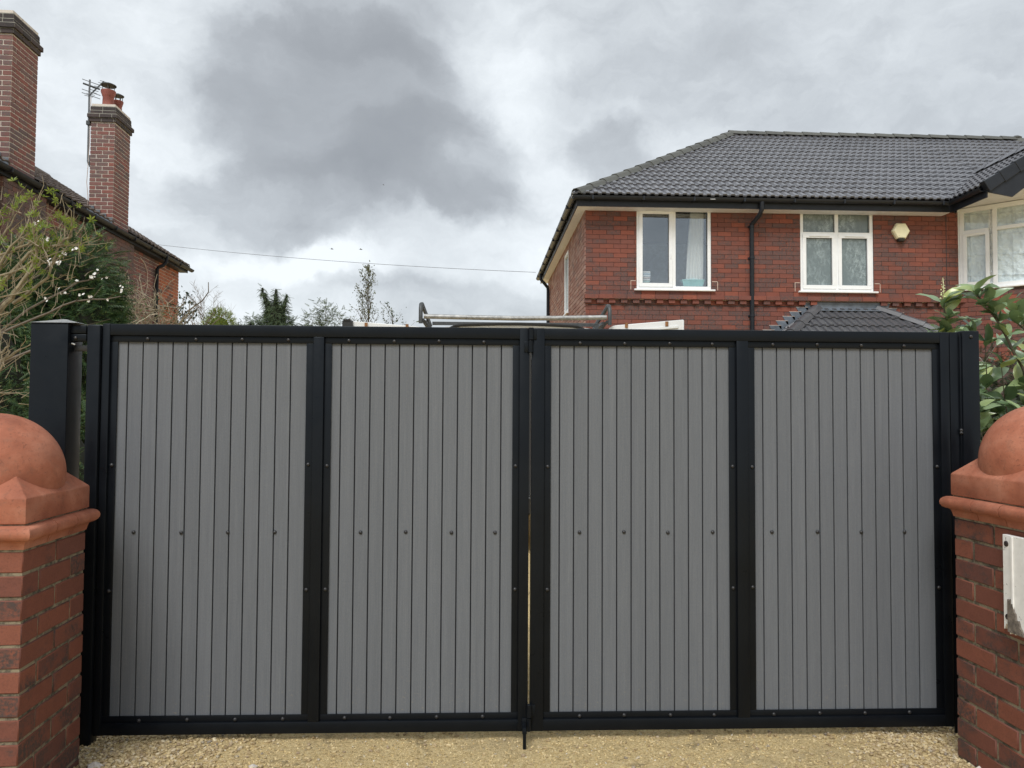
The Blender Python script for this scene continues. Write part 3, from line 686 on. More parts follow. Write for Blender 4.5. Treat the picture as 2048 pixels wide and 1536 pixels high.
# front wall built in pieces around its openings
fw = MB()
xs_ = [HX0+0.006, win1[0], win1[1], win2[0], win2[1], 7.98]
for a, b in ((xs_[0], xs_[1]), (xs_[2], xs_[3]), (xs_[4], xs_[5])): fw.box(a, b, HY0+0.006, HY0+0.24, 3.36, WZ)
for w in (win1, win2): fw.box(w[0], w[1], HY0+0.006, HY0+0.24, 3.36, w[2])
fw.box(HX0+0.006, HX1, HY0+0.006, HY0+0.24, -0.05, 3.3595)
fw.box(10.2, HX1, HY0+0.006, HY0+0.24, 3.36, WZ)
front = link('front_wall', fw.mesh('front_wall', M_HMORT), H)
lay_wall(front, (HX0, HY0, 0), (1, 0, 0), (0, -1, 0), 6.28, 3.372, 4.81, M_HBRICK, [(w[0]-HX0, w[1]-HX0, w[2]-0.03, 5) for w in (win1, win2)], key='H', jit=0.0006)
lay_wall(front, (HX0, HY0, 0), (1, 0, 0), (0, -1, 0), 9.0, 2.28, 3.20, M_HBRICK, [(4.55-HX0, 7.5-HX0, 0, 2.72), (5.2-HX0, 6.9-HX0, 0, 3.10)], key='H', jit=0.0006, phase=0.07)
lay_wall(front, (HX0, HY0, 0), (1, 0, 0), (0, -1, 0), 13.2, 0.0, 2.28, M_HBRICK, key='H', jit=0.0006, phase=0.07)
# string course: projecting bricks with dentils under
def band_boxes(part, x0, x1):
    x = x0
    while x < x1-0.05:
        l = 0.231; LAY['H'].append((part, (Matrix.Translation((x+l/2, HY0-0.030, 3.331)), (round(min(l, x1-x)-0.005, 3), 0.10, 0.066), M_HBRICK))); x += l
    k = 0; x = x0+0.06
    while x < x1-0.05:
        if not (5.50 < x < 6.62):
            LAY['H'].append((part, (Matrix.Translation((x, HY0-0.018, 3.262+random.uniform(-.002, .002))), (0.105, 0.075, 0.062), M_HBRICK)))
        x += 0.1975
band = link('string_course', MB().box(HX0-0.02, 9.0, HY0-0.022, HY0+0.004, 3.294, 3.300).box(HX0, 9.0, HY0-0.016, HY0+0.004, 3.3645, 3.372).mesh('string_course', M_SILLR), H)
band_boxes(band, HX0-0.022, 8.1)
lay_wall(band, (HX0, HY0-0.001, 0), (1, 0, 0), (0, -1, 0), 6.3, 3.215, 3.291, M_HBRICK, key='H', proud=0.002)
# side wall
sw = link('side_wall', MB().box(HX0+0.006, HX0+0.24, HY0+0.2405, 14.9, -0.05, WZ).box(HX0+0.006, HX0+0.24, 15.6, HY1, -0.05, WZ).box(HX0+0.006, HX0+0.24, 14.9, 15.6, -0.05, 3.40).mesh('side_wall', M_SMORT), H)
link('side_wall_edge', MB().box(HX0+0.0055, HX0+0.20, HY0+0.0058, HY0+0.2404, -0.05, WZ-0.001).mesh('side_wall_edge', M_SMORT), H) if False else None
lay_wall(sw, (HX0, HY1, 0), (0, -1, 0), (-1, 0, 0), HY1-HY0, 1.8, 4.81, M_SBRICK, [(HY1-15.6, HY1-14.9, 3.40, 4.62)], key='H', joint=0.012, proud=0.012)
flush_bricks('H')
# rear and right shells
link('rear_wall', MB().box(HX0+0.25, HX1, HY1-0.2, HY1, -0.05, WZ).box(HX1-0.2, HX1, HY0+0.245, HY1-0.205, -0.05, WZ).mesh('rear_wall', M_HMORT), H)
# expansion line of the neighbour joint
link('joint_line', MB().box(7.768, 7.778, HY0-0.010, HY0-0.004, 3.38, 4.80).mesh('joint_line', M_BLACKP), H)
# mortar patches at window corners
for w in (win1, win2):
    for sx_, xx in ((-1, w[0]), (1, w[1])):
        p = MB(); x0 = xx+sx_*0.10; y0, y1 = HY0-0.0075, HY0-0.004
        p.box(min(x0, x0+0.008), max(x0, x0+0.008), y0, y1, 3.46, 3.60).box(min(xx+sx_*0.012, x0), max(xx+sx_*0.012, x0), y0-0.0002, y1, 3.600, 3.609)
        link('mortar_patch', p.mesh('mortar_patch', M_SILLR), H)

# windows
def window(parent, name, w, kind, y=HY0):
    x0, x1, z0, z1 = w; F = 0.055; yf = y+0.012; W = link(name, MB().box(x0-0.045, x1+0.055, y-0.055, y+0.03, z0-0.022, z0+0.006).mesh('sill', M_UPVC, smooth=True, bevel=0.006, bevseg=2), parent)
    def fr(nm, a, b, c, d, t, ya, yb, m=M_UPVC):
        mb = MB(); mb.box(a, b, ya, yb, c, c+t); mb.box(a, b, ya, yb, d-t, d); mb.box(a, a+t, ya+.0004, yb, c+t-.0005, d-t+.0005); mb.box(b-t, b, ya+.0004, yb, c+t-.0005, d-t+.0005)
        return link(nm, mb.mesh(nm, m, smooth=True, bevel=0.0035, bevseg=1), W)
    fr('frame', x0, x1, z0+0.0065, z1, F, yf, yf+0.07)
    link('head_trim', MB().box(x0-0.004, x1+0.004, y-0.012, yf-0.001, z1-0.045, z1-0.002).mesh('head_trim', M_UPVC), W)
    xm = x0+(x1-x0)*(0.502)
    link('mullion', MB().box(xm-0.030, xm+0.030, yf+0.001, yf+0.069, z0+F+0.006, z1-F).mesh('mullion', M_UPVC, smooth=True, bevel=0.003), W)
    def pane(a, b, c, d, m, yy=yf+0.035):
        mb = MB(); t = 0.006
        mb.box(a-0.003, b+0.003, yy-0.002, yy+0.006, c-0.003, c+t); mb.box(a-0.003, b+0.003, yy-0.002, yy+0.006, d-t, d+0.003); mb.box(a-0.003, a+t, yy-0.0016, yy+0.006, c+t, d-t); mb.box(b-t, b+0.003, yy-0.0016, yy+0.006, c+t, d-t)
        link('gasket', mb.mesh('gasket', M_GASKET), W)
        link('pane', MB().box(a, b, yy+0.008, yy+0.014, c, d).mesh('pane', m), W)
    def casement(a, b, c, d, m, vent=True):
        t = 0.062; fr('casement', a, b, c, d, t, yf-0.014, yf+0.05); pane(a+t, b-t, c+t, d-t, m, yf+0.020)
        if vent: link('trickle_vent', MB().box(a+0.11, b-0.11, yf-0.028, yf-0.0145, d-0.038, d-0.020).mesh('trickle_vent', M_UPVC, bevel=0.003), W)
    if kind == 1:
        casement(x0+0.040, xm-0.022, z0+0.048, z1-0.050, M_GLASS)
        pane(xm+0.030, x1-F, z0+F+0.006, z1-F, M_GLASS)
        link('handle', MB().box(xm-0.062, xm-0.050, yf-0.030, yf-0.0145, 3.98, 4.07).mesh('handle', M_UPVC, bevel=0.003), W)
    else:
        zt = z1-0.40
        link('transom', MB().box(x0+F, xm-0.0302, yf+0.001, yf+0.069, zt-0.028, zt+0.028).box(xm+0.0302, x1-F, yf+0.001, yf+0.069, zt-0.028, zt+0.028).mesh('transom', M_UPVC, smooth=True, bevel=0.003), W)
        pane(x0+F, xm-0.030, zt+0.028, z1-F, M_FROST); pane(xm+0.030, x1-F, zt+0.028, z1-F, M_FROST)
        casement(x0+0.040, xm-0.020, z0+0.048, zt-0.010, M_FROST); casement(xm+0.020, x1-0.040, z0+0.048, zt-0.010, M_FROST)
    return W
window(H, 'window', win1, 1); window(H, 'window', win2, 2)
# rooms behind the glass
link('room', MB().add([(2.0,HY0+0.245,3.2),(4.6,HY0+0.245,3.2),(4.6,15.6,3.2),(2.0,15.6,3.2),(2.0,HY0+0.245,4.95),(4.6,HY0+0.245,4.95),(4.6,15.6,4.95),(2.0,15.6,4.95)],
     [(0,1,2,3),(4,7,6,5),(1,5,6,2),(2,6,7,3),(3,7,4,0)]).mesh('room', M_ROOM), H)
link('room', MB().add([(8.1,12.6,3.2),(11,12.6,3.2),(11,15.6,3.2),(8.1,15.6,3.2),(8.1,12.6,4.95),(11,12.6,4.95),(11,15.6,4.95),(8.1,15.6,4.95)],
     [(1,5,6,2),(2,6,7,3),(3,7,4,0)]).mesh('room', M_ROOM), H)
# side window frame (seen edge on)
sf = MB(); X = HX0
sf.box(X-0.012, X+0.06, 14.9, 14.96, 3.40, 4.62); sf.box(X-0.012, X+0.06, 15.54, 15.6, 3.40, 4.62); sf.box(X-0.0118, X+0.06, 14.96, 15.54, 4.56, 4.62); sf.box(X-0.0118, X+0.06, 14.96, 15.54, 3.40, 3.46); sf.box(X-0.05, X+0.02, 14.86, 15.64, 3.37, 3.399)
sw_ = link('window', sf.mesh('window', M_UPVC), H); link('pane', MB().box(X+0.02, X+0.03, 14.96, 15.54, 3.46, 4.56).mesh('pane', M_FROST), sw_)

# curtain, folded towels, basket in first window
def curtain():
    mb = MB(); nu, nz = 60, 14; vs_ = []
    for j in range(nz+1):
        t = j/nz; z = 3.50+t*1.30
        xl = 3.40+0.09*t**1.3; xr = 3.70
        for i in range(nu+1):
            s = i/nu; x = xl+(xr-xl)*s; y = HY0+0.145+0.022*math.sin(s*34+1.5*t)+0.012*math.sin(s*71+t*2)
            vs_.append((x, y, z))
    mb.add(vs_, [(j*(nu+1)+i, j*(nu+1)+i+1, (j+1)*(nu+1)+i+1, (j+1)*(nu+1)+i) for j in range(nz) for i in range(nu)])
    me = mb.mesh('curtain', M_CURTAIN, smooth='all'); return link('curtain', me)
tag(curtain(), 'pale grey curtain hanging in folds inside the clear upstairs window', 'curtain')
tcols = [(0.62,0.60,0.30),(0.40,0.55,0.50),(0.72,0.70,0.68),(0.55,0.45,0.42),(0.70,0.72,0.74),(0.50,0.58,0.66),(0.76,0.74,0.72)]
tnames = ['olive', 'sage green', 'off white', 'dusty pink', 'light grey', 'pale blue', 'white']
for i, c in enumerate(tcols):
    z = 3.565+i*0.032; m = simple('towel_%s' % tnames[i].replace(' ', '_'), c, 0.9)
    o = link('towel', MB().box(2.650+random.uniform(0, .006), 2.800+random.uniform(-.008, .004), HY0+0.105, HY0+0.215, z, z+0.029).mesh('towel', m, smooth=True, bevel=0.010, bevseg=2))
    pos = 'lowest' if i == 0 else 'topmost' if i == 6 else ['', 'second from bottom', 'third from bottom', 'middle', 'third from top', 'second from top'][i] if i < 6 else ''
    tag(o, '%s folded towel, %s of the pile on the window sill' % (tnames[i], pos), 'towel', 'folded towels on the window sill')
BK = thing('laundry_basket', 'pale teal plastic basket heaped with laundry behind the clear upstairs window', 'basket', (3.52, HY0+0.165, 3.545))
bk = MB(); 
for k in range(1): bk.add([(-.165,-.05,0),(.165,-.05,0),(.165,.05,0),(-.165,.05,0),(-.185,-.055,.10),(.185,-.055,.10),(.185,.055,.10),(-.185,.055,.10)], [(0,3,2,1),(0,1,5,4),(1,2,6,5),(2,3,7,6),(3,0,4,7)])
link('tub', bk.mesh('tub', M_TEAL), BK)
link('rim', MB().box(-.195, .195, -.062, -.055, .093, .112).box(-.195, .195, .055, .062, .093, .112).mesh('rim', M_TEAL), BK)
hv, hf = ico(2); link('contents', MB().add([(x*0.15, y*0.045, 0.10+z*0.045*(1+0.3*math.sin(7*x))) for x, y, z in hv], hf).mesh('contents', simple('soft_laundry', (0.55,0.68,0.68), 0.8), smooth='all'), BK)

# alarm box
AL = thing('alarm_box', 'cream hexagonal burglar alarm box on the brick wall right of the frosted window', 'alarm box', (6.975, HY0, 4.485))
hexp = [(0.152*math.cos(R(a)), 0.152*math.sin(R(a))) for a in (0, 60, 120, 180, 240, 300)]
hexi = [(0.130*math.cos(R(a)), 0.130*math.sin(R(a))) for a in (0, 60, 120, 180, 240, 300)]
link('back_box', MB().add([(x, -0.008, z) for x, z in hexp]+[(x, -0.055, z) for x, z in hexp]+[(x, -0.085, z) for x, z in hexi], [(i, (i+1) % 6, 6+(i+1) % 6, 6+i) for i in range(6)]+[(6+i, 6+(i+1) % 6, 12+(i+1) % 6, 12+i) for i in range(6)]+[(0,1,2,3,4,5), (17,16,15,14,13,12)]).mesh('back_box', M_CREAM, bevel=0.003), AL)
link('strobe', MB().lathe([(0.050, -0.045), (0.062, -0.02), (0.062, 0.0)], (0.0, -0.045, -0.130), 16).mesh('strobe', M_BLACKP, smooth=True), AL)
link('key_screw', MB().lathe([(0.006, 0), (0, 0.004)], (0, 0, 0), 8).mesh('key_screw', M_BLACKP), AL).location = (-0.05, -0.088, -0.085)

# ---- eaves, gutter, downpipes
EX, EY, EZ = 1.470, 12.170, 4.925       # tile edge lines
def gut(pts, r=0.055):
    """half round gutter along pts, open top"""
    return pts
fz0, fz1 = 4.755, 4.885
fa = MB(); fa.box(EX+0.045, 7.70, EY+0.045, EY+0.065, fz0, fz1); fa.box(EX+0.045, EX+0.065, EY+0.0652, HY1+0.26, fz0, fz1)
link('fascia', fa.mesh('fascia', M_FASCIA), H)
so = MB(); so.box(EX+0.066, 7.70, EY+0.066, HY0+0.002, fz0+0.004, fz0+0.012); so.box(EX+0.066, HX0+0.002, HY0+0.0022, HY1+0.2, fz0+0.004, fz0+0.012)
link('soffit', so.mesh('soffit', M_SOFFIT), H)
def halfpipe(mb, p0, p1, side, r=0.056, th=0.004, n=8):
    """open gutter; side = outward plan normal"""
    p0 = Vector(p0); p1 = Vector(p1); s = Vector(side).normalized(); up = Vector((0, 0, 1)); ring = []
    for i in range(n+1):
        a = math.pi*i/n; ring.append(s*(math.cos(a)*r)-up*(math.sin(a)*r))
    for i in range(n+1):
        a = math.pi*(n-i)/n; ring.append(s*(math.cos(a)*(r-th))-up*(math.sin(a)*(r-th)))
    m = len(ring); vs_ = [p0+q for q in ring]+[p1+q for q in ring]
    mb.add(vs_, [(j, (j+1) % m, m+(j+1) % m, m+j) for j in range(m)]+[tuple(range(m)), tuple(range(2*m-1, m-1, -1))])
gm = MB(); gz_ = 4.902; halfpipe(gm, (EX-0.015, EY-0.012, gz_), (7.64, EY-0.012, gz_), (0, -1, 0)); halfpipe(gm, (EX-0.012, EY-0.02, gz_), (EX-0.012, HY1+0.30, gz_), (-1, 0, 0))
gutter = link('gutter', gm.mesh('gutter', M_FASCIA, smooth=True), H)
for x in np.arange(1.75, 7.6, 0.82): link('bracket', MB().box(x, x+0.03, EY-0.075, EY+0.045, 4.838, 4.905).mesh('bracket', M_FASCIA, bevel=0.006), gutter)
for y in np.arange(12.7, 19.7, 0.82): link('bracket', MB().box(EX-0.075, EX+0.045, y, y+0.03, 4.838, 4.905).mesh('bracket', M_FASCIA, bevel=0.006), gutter)
dp = link('downpipe', MB().tube([(4.52, EY-0.012, 4.86), (4.52, EY-0.012, 4.74), (4.505, EY+0.06, 4.66), (4.455, HY0-0.075, 4.56), (4.452, HY0-0.055, 4.50), (4.452, HY0-0.055, 0.1)], 0.036, 12).mesh('downpipe', M_FASCIA, smooth=True), H)
for z in (4.50, 3.98, 3.02, 2.45, 1.2): link('clip', MB().lathe([(0.037, z), (0.043, z+0.002), (0.043, z+0.038), (0.037, z+0.04)], (4.452, HY0-0.055, 0), 12).box(4.400, 4.504, HY0-0.02, HY0-0.002, z+0.005, z+0.033).mesh('clip', M_FASCIA, smooth=True), dp)
link('downpipe', MB().tube([(EX-0.012, 18.9, 4.86), (EX-0.012, 18.9, 4.72), (EX+0.08, 18.9, 4.62), (HX0-0.07, 18.9, 4.52), (HX0-0.06, 18.9, 4.45), (HX0-0.06, 18.9, 0.1)], 0.04, 10).mesh('downpipe', M_FASCIA, smooth=True), H)
link('vent_slot', MB().box(3.66, 3.74, EY-0.071, EY-0.066, 4.868, 4.874).mesh('vent_slot', M_UPVC), gutter)

# ---- roof tiles (generic): each tile two rolls wide
PIT = math.atan2(7.34-EZ, 15.97-EY)
def tile_template(w=0.262, gauge=0.276, lap=0.05, th=0.020, hgt=0.022):
    prof = [(0.0, 0), (0.046, 0), (0.060, hgt), (0.112, hgt), (0.126, 0), (0.131+0.046, 0), (0.131+0.060, hgt), (0.131+0.112, hgt), (0.131+0.126, 0), (w-0.001, 0)]
    L = gauge+lap; lift = 0.034
    v = [(x, 0, h+lift) for x, h in prof] + [(x, L, h+0.006) for x, h in prof] + [(x, 0.0, h+lift-th-0.006) for x, h in prof]
    n = len(prof); f = [(i, i+1, n+i+1, n+i) for i in range(n-1)] + [(2*n+i, 2*n+i+1, i+1, i) for i in range(n-1)]
    f += [(0, n, 2*n), (n-1, 3*n-1, 2*n-1)]
    return v, f
TV, TF = tile_template()
tile_me = MB().add(TV, TF).mesh('tile', M_TILE)
tile_pme = MB().add(TV, TF).mesh('tile', M_PORCHT)
def clip_mesh(me, M, planes, mat_):
    """planes: (co, no) in roof space, drop what is on +no side; returns mesh in tile space or None"""
    bm = bmesh.new(); bm.from_mesh(me); Mi = M.inverted()
    for co, no in planes:
        c = Mi @ Vector(co); nn = (Mi.to_3x3() @ Vector(no)).normalized()
        bmesh.ops.bisect_plane(bm, geom=list(bm.verts)+list(bm.edges)+list(bm.faces), plane_co=c, plane_no=nn, clear_outer=True)
    if not bm.faces: bm.free(); return None
    m2 = bpy.data.meshes.new('tile'); bm.to_mesh(m2); bm.free(); m2.materials.append(mat_); return m2
def tile_slope(part, origin, along, up, width, rows, planes, limit, me, mt, w=0.262, gauge=0.276, x0=0.0):
    """origin at eave start; along unit; up unit up-slope. Returns count of tiles made as parts."""
    nrm = Vector(along).cross(Vector(up)).normalized(); al = Vector(along); upv_ = Vector(up); o = Vector(origin)
    base = Matrix(((al.x, upv_.x, nrm.x), (al.y, upv_.y, nrm.y), (al.z, upv_.z, nrm.z))).to_4x4()
    made = 0; rest = []
    for r in range(rows):
        for i in range(int(width/w)+2):
            x = x0+i*w
            c = o + al*x + upv_*(r*gauge)
            M = Matrix.Translation(c+nrm*random.uniform(0, .0015)) @ base
            cor = [M @ Vector(q) for q in ((0, 0, 0), (w, 0, 0), (0, gauge, 0), (w, gauge, 0))]
            st = [[(Vector(q)-Vector(co)).dot(Vector(no)) > 0 for q in cor] for co, no in planes]
            if any(all(s) for s in st): continue
            cut = any(any(s) for s in st)
            mm = me
            if cut:
                mm = clip_mesh(me, M, planes, mt)
                if mm is None: continue
            if made < limit: ob = link('tile', mm, part); ob.matrix_local = M; made += 1
            else: rest.append((mm, M))
    if rest:
        bm = bmesh.new()
        for mm, M in rest:
            k = len(bm.verts); bm.from_mesh(mm); bm.verts.ensure_lookup_table()
            bmesh.ops.transform(bm, matrix=M, verts=bm.verts[k:])
        m2 = bpy.data.meshes.new('tiling'); bm.to_mesh(m2); bm.free(); m2.materials.append(mt)
        ob = link('tiling', m2, part); ob['kind'] = 'stuff'
    return made
RR = 15.97-EY; RZ = 7.34; XR0 = EX+RR; XR1 = 11.50; XE = XR1+RR
rf = MB(); e = 0.012
A = [(EX+e, EY+e, EZ-0.02), (XE, EY+e, EZ-0.02), (XE, EY+2*RR, EZ-0.02), (EX+e, EY+2*RR, EZ-0.02), (XR0, EY+RR, RZ-0.02), (XR1, EY+RR, RZ-0.02)]
rf.add(A, [(0,1,5,4), (1,2,5), (2,3,4,5), (3,0,4), (3,2,1,0)])
roof = link('roof', rf.mesh('roof', M_UNDER), H)
cp, sp_ = math.cos(PIT), math.sin(PIT); s45 = math.sqrt(.5)
hipL = ((EX, EY, 0), (-s45, s45, 0)); 
GX0, GFY, GAX = 7.648, 11.32, 9.11     # gable eave x, front y, apex x
valley = ((GX0, EY, 0), (s45, -s45, 0))
rowsN = int(RR/cp/0.276)+1; topclip = ((0, EY+RR-0.02, 0), (0, 1, 0))
# main slope: keep left of valley only below gable ridge height; handled by two clip regions
GR = GAX-GX0
m1 = tile_slope(roof, (EX, EY, EZ), (1, 0, 0), (0, cp, sp_), GX0-EX+RR, rowsN, [hipL, valley, topclip, ((GAX-0.0001, 0, 0), (1, 0, 0))], 300, tile_me, M_TILE)
# right of the little gable ridge line
m2_ = tile_slope(roof, (GAX-GR % 0.001, EY+GR, EZ+GR*math.tan(PIT)), (1, 0, 0), (0, cp, sp_), 6.5, rowsN, [topclip, ((XE, EY, 0), (s45, s45, 0)), ((GAX, 0, 0), (-1, 0, 0))], 0, tile_me, M_TILE)
# left (hip) slope and rear slope
tile_slope(roof, (EX, EY+2*RR, EZ), (0, -1, 0), (cp, 0, sp_), 2*RR, rowsN, [((EX, EY, 0), (s45, -s45, 0)), ((EX, EY+2*RR, 0), (s45, s45, 0))], 0, tile_me, M_TILE)
# ridge and hip caps
def caps(part, p0, p1, n, mt, w=0.115, h=0.055, name='ridge_tile'):
    p0 = Vector(p0); p1 = Vector(p1); d = (p1-p0)/n; t = d.normalized(); side = t.cross(Vector((0, 0, 1))).normalized(); up = side.cross(t)
    for k in range(n):
        a = p0+d*k; b = p0+d*(k+1.06); mb = MB(); pf = [(-w, -0.045), (-w*0.62, h*0.42), (-w*0.25, h*0.92), (w*0.25, h*0.92), (w*0.62, h*0.42), (w, -0.045)]
        th = 0.016
        vs_ = [a+side*x+up*(z+0.016) for x, z in pf]+[b+side*x*0.96+up*(z*0.96) for x, z in pf]+[a+side*x*0.86+up*(z+0.016-th) for x, z in pf]
        m = len(pf); mb.add(vs_, [(i, i+1, m+i+1, m+i) for i in range(m-1)]+[(2*m+i, 2*m+i+1, i+1, i) for i in range(m-1)])
        link(name, mb.mesh(name, mt), part)
caps(roof, (EX+0.03, EY+0.03, EZ+0.045), (XR0, EY+RR, RZ+0.045), 15, M_RIDGE, name='hip_tile')
caps(roof, (XR0-0.05, EY+RR, RZ+0.045), (XR1+0.05, EY+RR, RZ+0.045), 16, M_RIDGE)
caps(roof, (XE, EY, EZ+0.04), (XR1, EY+RR, RZ+0.04), 14, M_RIDGE, name='hip_tile')
caps(roof, (EX+0.03, EY+2*RR, EZ+0.04), (XR0, EY+RR, RZ+0.04), 14, M_RIDGE, name='hip_tile')
link('finial', MB().lathe([(0.10, 0), (0.11, 0.03), (0.05, 0.07), (0, 0.08)], (XR1+0.02, EY+RR, RZ+0.05), 12).mesh('finial', M_RIDGE, smooth=True), roof)

# ---- front gable over the bay
GH = EZ+GR*math.tan(PIT); GX1 = GAX+GR
gb = MB(); gb.add([(GX0, GFY+0.03, EZ-0.02), (GX0, EY+0.2, EZ-0.02), (GAX, GFY+0.03, GH-0.02), (GAX, EY+GR, GH-0.02), (GX1, GFY+0.03, EZ-0.02), (GX1, EY+0.2, EZ-0.02)], [(0,2,3,1), (4,5,3,2)])
gable = link('gable_roof', gb.mesh('gable_roof', M_UNDER), H)
glen = EY+GR-GFY
tile_slope(gable, (GX0, EY+GR+0.262*0.0, EZ), (0, -1, 0), (cp, 0, sp_), glen, 7, [((GX0, EY, 0), (-s45, s45, 0)), ((GAX, 0, 0), (1, 0, 0)), ((0, GFY+0.02, 0), (0, -1, 0))], 0 if False else 60, tile_me, M_TILE, x0=(glen % 0.262)-0.262)
tile_slope(gable, (GX1, GFY, EZ), (0, 1, 0), (-cp, 0, sp_), glen, 7, [((GX1, EY, 0), (s45, s45, 0)), ((GAX, 0, 0), (-1, 0, 0))], 0, tile_me, M_TILE)
caps(gable, (GAX, GFY-0.03, GH+0.045), (GAX, EY+GR+0.1, GH+0.045), 6, M_TILE)
# verge units climbing the gable edge
for sgn, xs0 in ((1, GX0), (-1, GX1)):
    nv = 6
    for k in range(nv):
        t0 = k/nv*GR; t1 = (k+1.04)/nv*GR; 
        a0 = Vector((xs0+sgn*t0, 0, EZ+t0*math.tan(PIT))); a1 = Vector((xs0+sgn*t1, 0, EZ+t1*math.tan(PIT)))
        up = Vector((-sgn*sp_, 0, cp)); mb = MB(); st = 0.010
        q = [a0+up*(0.062+st), a1+up*(0.058), a1-up*0.105, a0-up*(0.105+st)]
        vs_ = [(p.x, GFY-0.045-(0.008 if i in (0, 3) else 0), p.z) for i, p in enumerate(q)]+[(p.x, GFY+0.06, p.z) for p in q]
        mb.add(vs_, [(0,1,2,3), (7,6,5,4), (0,4,5,1), (1,5,6,2), (2,6,7,3), (3,7,4,0)])
        link('verge_tile', mb.mesh('verge_tile', M_FASCIA, bevel=0.006), gable)
    # bargeboard
    b0 = Vector((xs0, 0, EZ)); b1 = Vector((xs0+sgn*GR, 0, GH)); up = Vector((-sgn*sp_, 0, cp)); mb = MB()
    q = [b0-up*0.090-Vector((sgn*0.02, 0, 0.02)), b1-up*0.090, b1-up*0.250, b0-up*0.250+Vector((sgn*0.30, 0, 0.045))]
    mb.add([(p.x, GFY-0.018, p.z) for p in q]+[(p.x, GFY+0.004, p.z) for p in q], [(0,1,2,3), (7,6,5,4), (0,4,5,1), (1,5,6,2), (2,6,7,3), (3,7,4,0)])
    link('bargeboard', mb.mesh('bargeboard', M_FASCIA), gable)
link('gable_fascia', MB().box(GX0+0.04, GX0+0.06, GFY+0.005, EY+0.044, fz0-0.005, fz1).mesh('gable_fascia', M_FASCIA), gable)
gg = MB(); halfpipe(gg, (GX0-0.012, EY-0.02, gz_), (GX0-0.012, GFY+0.02, gz_), (-1, 0, 0)); link('gutter', gg.mesh('gutter', M_FASCIA, smooth=True), gable)
link('soffit', MB().box(GX0+0.061, GX1-0.06, GFY+0.005, HY0+0.003, fz0+0.130, fz0+0.140).mesh('soffit', M_SOFFIT), gable)
gw = MB(); zt0 = fz0+0.1401
gw.prism([(GX0+0.30, zt0), (GX1-0.30, zt0), (GX1-0.30, zt0+0.02), (GAX, GH-0.12), (GX0+0.30, zt0+0.02)], 'y', GFY+0.046, GFY+0.16)
gwall = link('gable_wall', gw.mesh('gable_wall', M_HMORT), gable)
for r in range(10):
    z = zt0+0.02+r*0.0765; half = max(0, (GH-0.16-z)/math.tan(PIT))
    if half < 0.1: break
    x = GAX-min(half, GR-0.32)
    while x < GAX+min(half, GR-0.32)-0.06:
        l = min(0.226, GAX+min(half, GR-0.32)-x)
        b = link('brick', MB().box(x, x+l-0.004, GFY+0.040, GFY+0.07, z, z+0.071).mesh('brick', M_HBRICK), gable); x += 0.231

# ---- canted bay window
bay = link('bay', MB().box(7.982, 8.02, HY0+0.001, HY0+0.05, 3.53, 4.88).mesh('bay', M_UPVC), H)
bdir = Vector((s45, -s45, 0)); bn = Vector((-s45, -s45, 0)); B0 = Vector((7.982, HY0, 0))
def bay_panel(start, d, n_, length, lights, zb=3.525, zt=4.878):
    def bx(nm, u0, u1, v0, v1, z0, z1, m=M_UPVC, bev=0.003, par=None):
        mb = MB().box(u0, u1, v0, v1, z0, z1)
        mb.v = [tuple(start + d*x - n_*y + Vector((0, 0, z))) for x, y, z in mb.v]
        return link(nm, mb.mesh(nm, m, bevel=bev), bay)
    bx('bottom_frame', 0, length, 0, 0.07, zb, zb+0.062); bx('top_frame', 0, length, 0, 0.07, zt-0.075, zt)
    bx('head_trim', -0.01, length, -0.012, -0.001, zt-0.055, zt-0.004)
    for (u0, u1) in lights:
        bx('mullion', u0-0.062, u0, 0.001, 0.069, zb+0.0622, zt-0.0752)
        zt_ = zt-0.40
        bx('transom', u0, u1, 0.001, 0.069, zt_-0.03, zt_+0.025)
        bx('pane', u0, u1, 0.045, 0.051, zt_+0.025, zt-0.075, M_GLASSB, 0)
        t = 0.055
        if u0 < 0.2:
            for (a, b, c, e_) in ((u0-0.012, u1+0.012, zb+0.05, zb+0.05+t), (u0-0.012, u1+0.012, zt_-0.025-t, zt_-0.025), (u0-0.012, u0-0.012+t, zb+0.05+t, zt_-0.025-t), (u1+0.012-t, u1+0.012, zb+0.05+t, zt_-0.025-t)):
                bx('casement', a, b, -0.016, 0.04, c, e_)
            bx('pane', u0+t-0.012, u1-t+0.012, 0.018, 0.024, zb+0.05+t, zt_-0.025-t, M_GLASSB, 0)
            bx('trickle_vent', u0+0.02, u1-0.05, -0.030, -0.0165, zt_-0.055, zt_-0.040)
        else:
            bx('pane', u0, u1, 0.045, 0.051, zb+0.062, zt_-0.03, M_GLASSB, 0)
    bx('mullion', length-0.062, length, 0.001, 0.069, zb+0.0622, zt-0.0752)
bay_panel(B0, bdir, bn, 1.10, [(0.085, 0.440), (0.560, 1.030)])
C1 = B0+bdir*1.10; flen = 2*(GAX-C1.x)
bay_panel(C1, Vector((1, 0, 0)), Vector((0, -1, 0)), flen, [(0.07, flen-0.07)])
bay_panel(C1+Vector((flen, 0, 0)), Vector((s45, s45, 0)), Vector((s45, -s45, 0)), 1.10, [(0.070, 0.50), (0.60, 1.03)])
bpoly = [(B0.x-0.04, HY0+0.05), (B0.x-0.045, HY0-0.005), (C1.x-0.02, C1.y-0.05), (C1.x+flen+0.02, C1.y-0.05), (2*GAX-B0.x+0.045, HY0-0.005), (2*GAX-B0.x+0.04, HY0+0.05)]
link('bay_sill', MB().prism(bpoly, 'z', 3.490, 3.522).mesh('bay_sill', M_UPVC, bevel=0.005), bay)
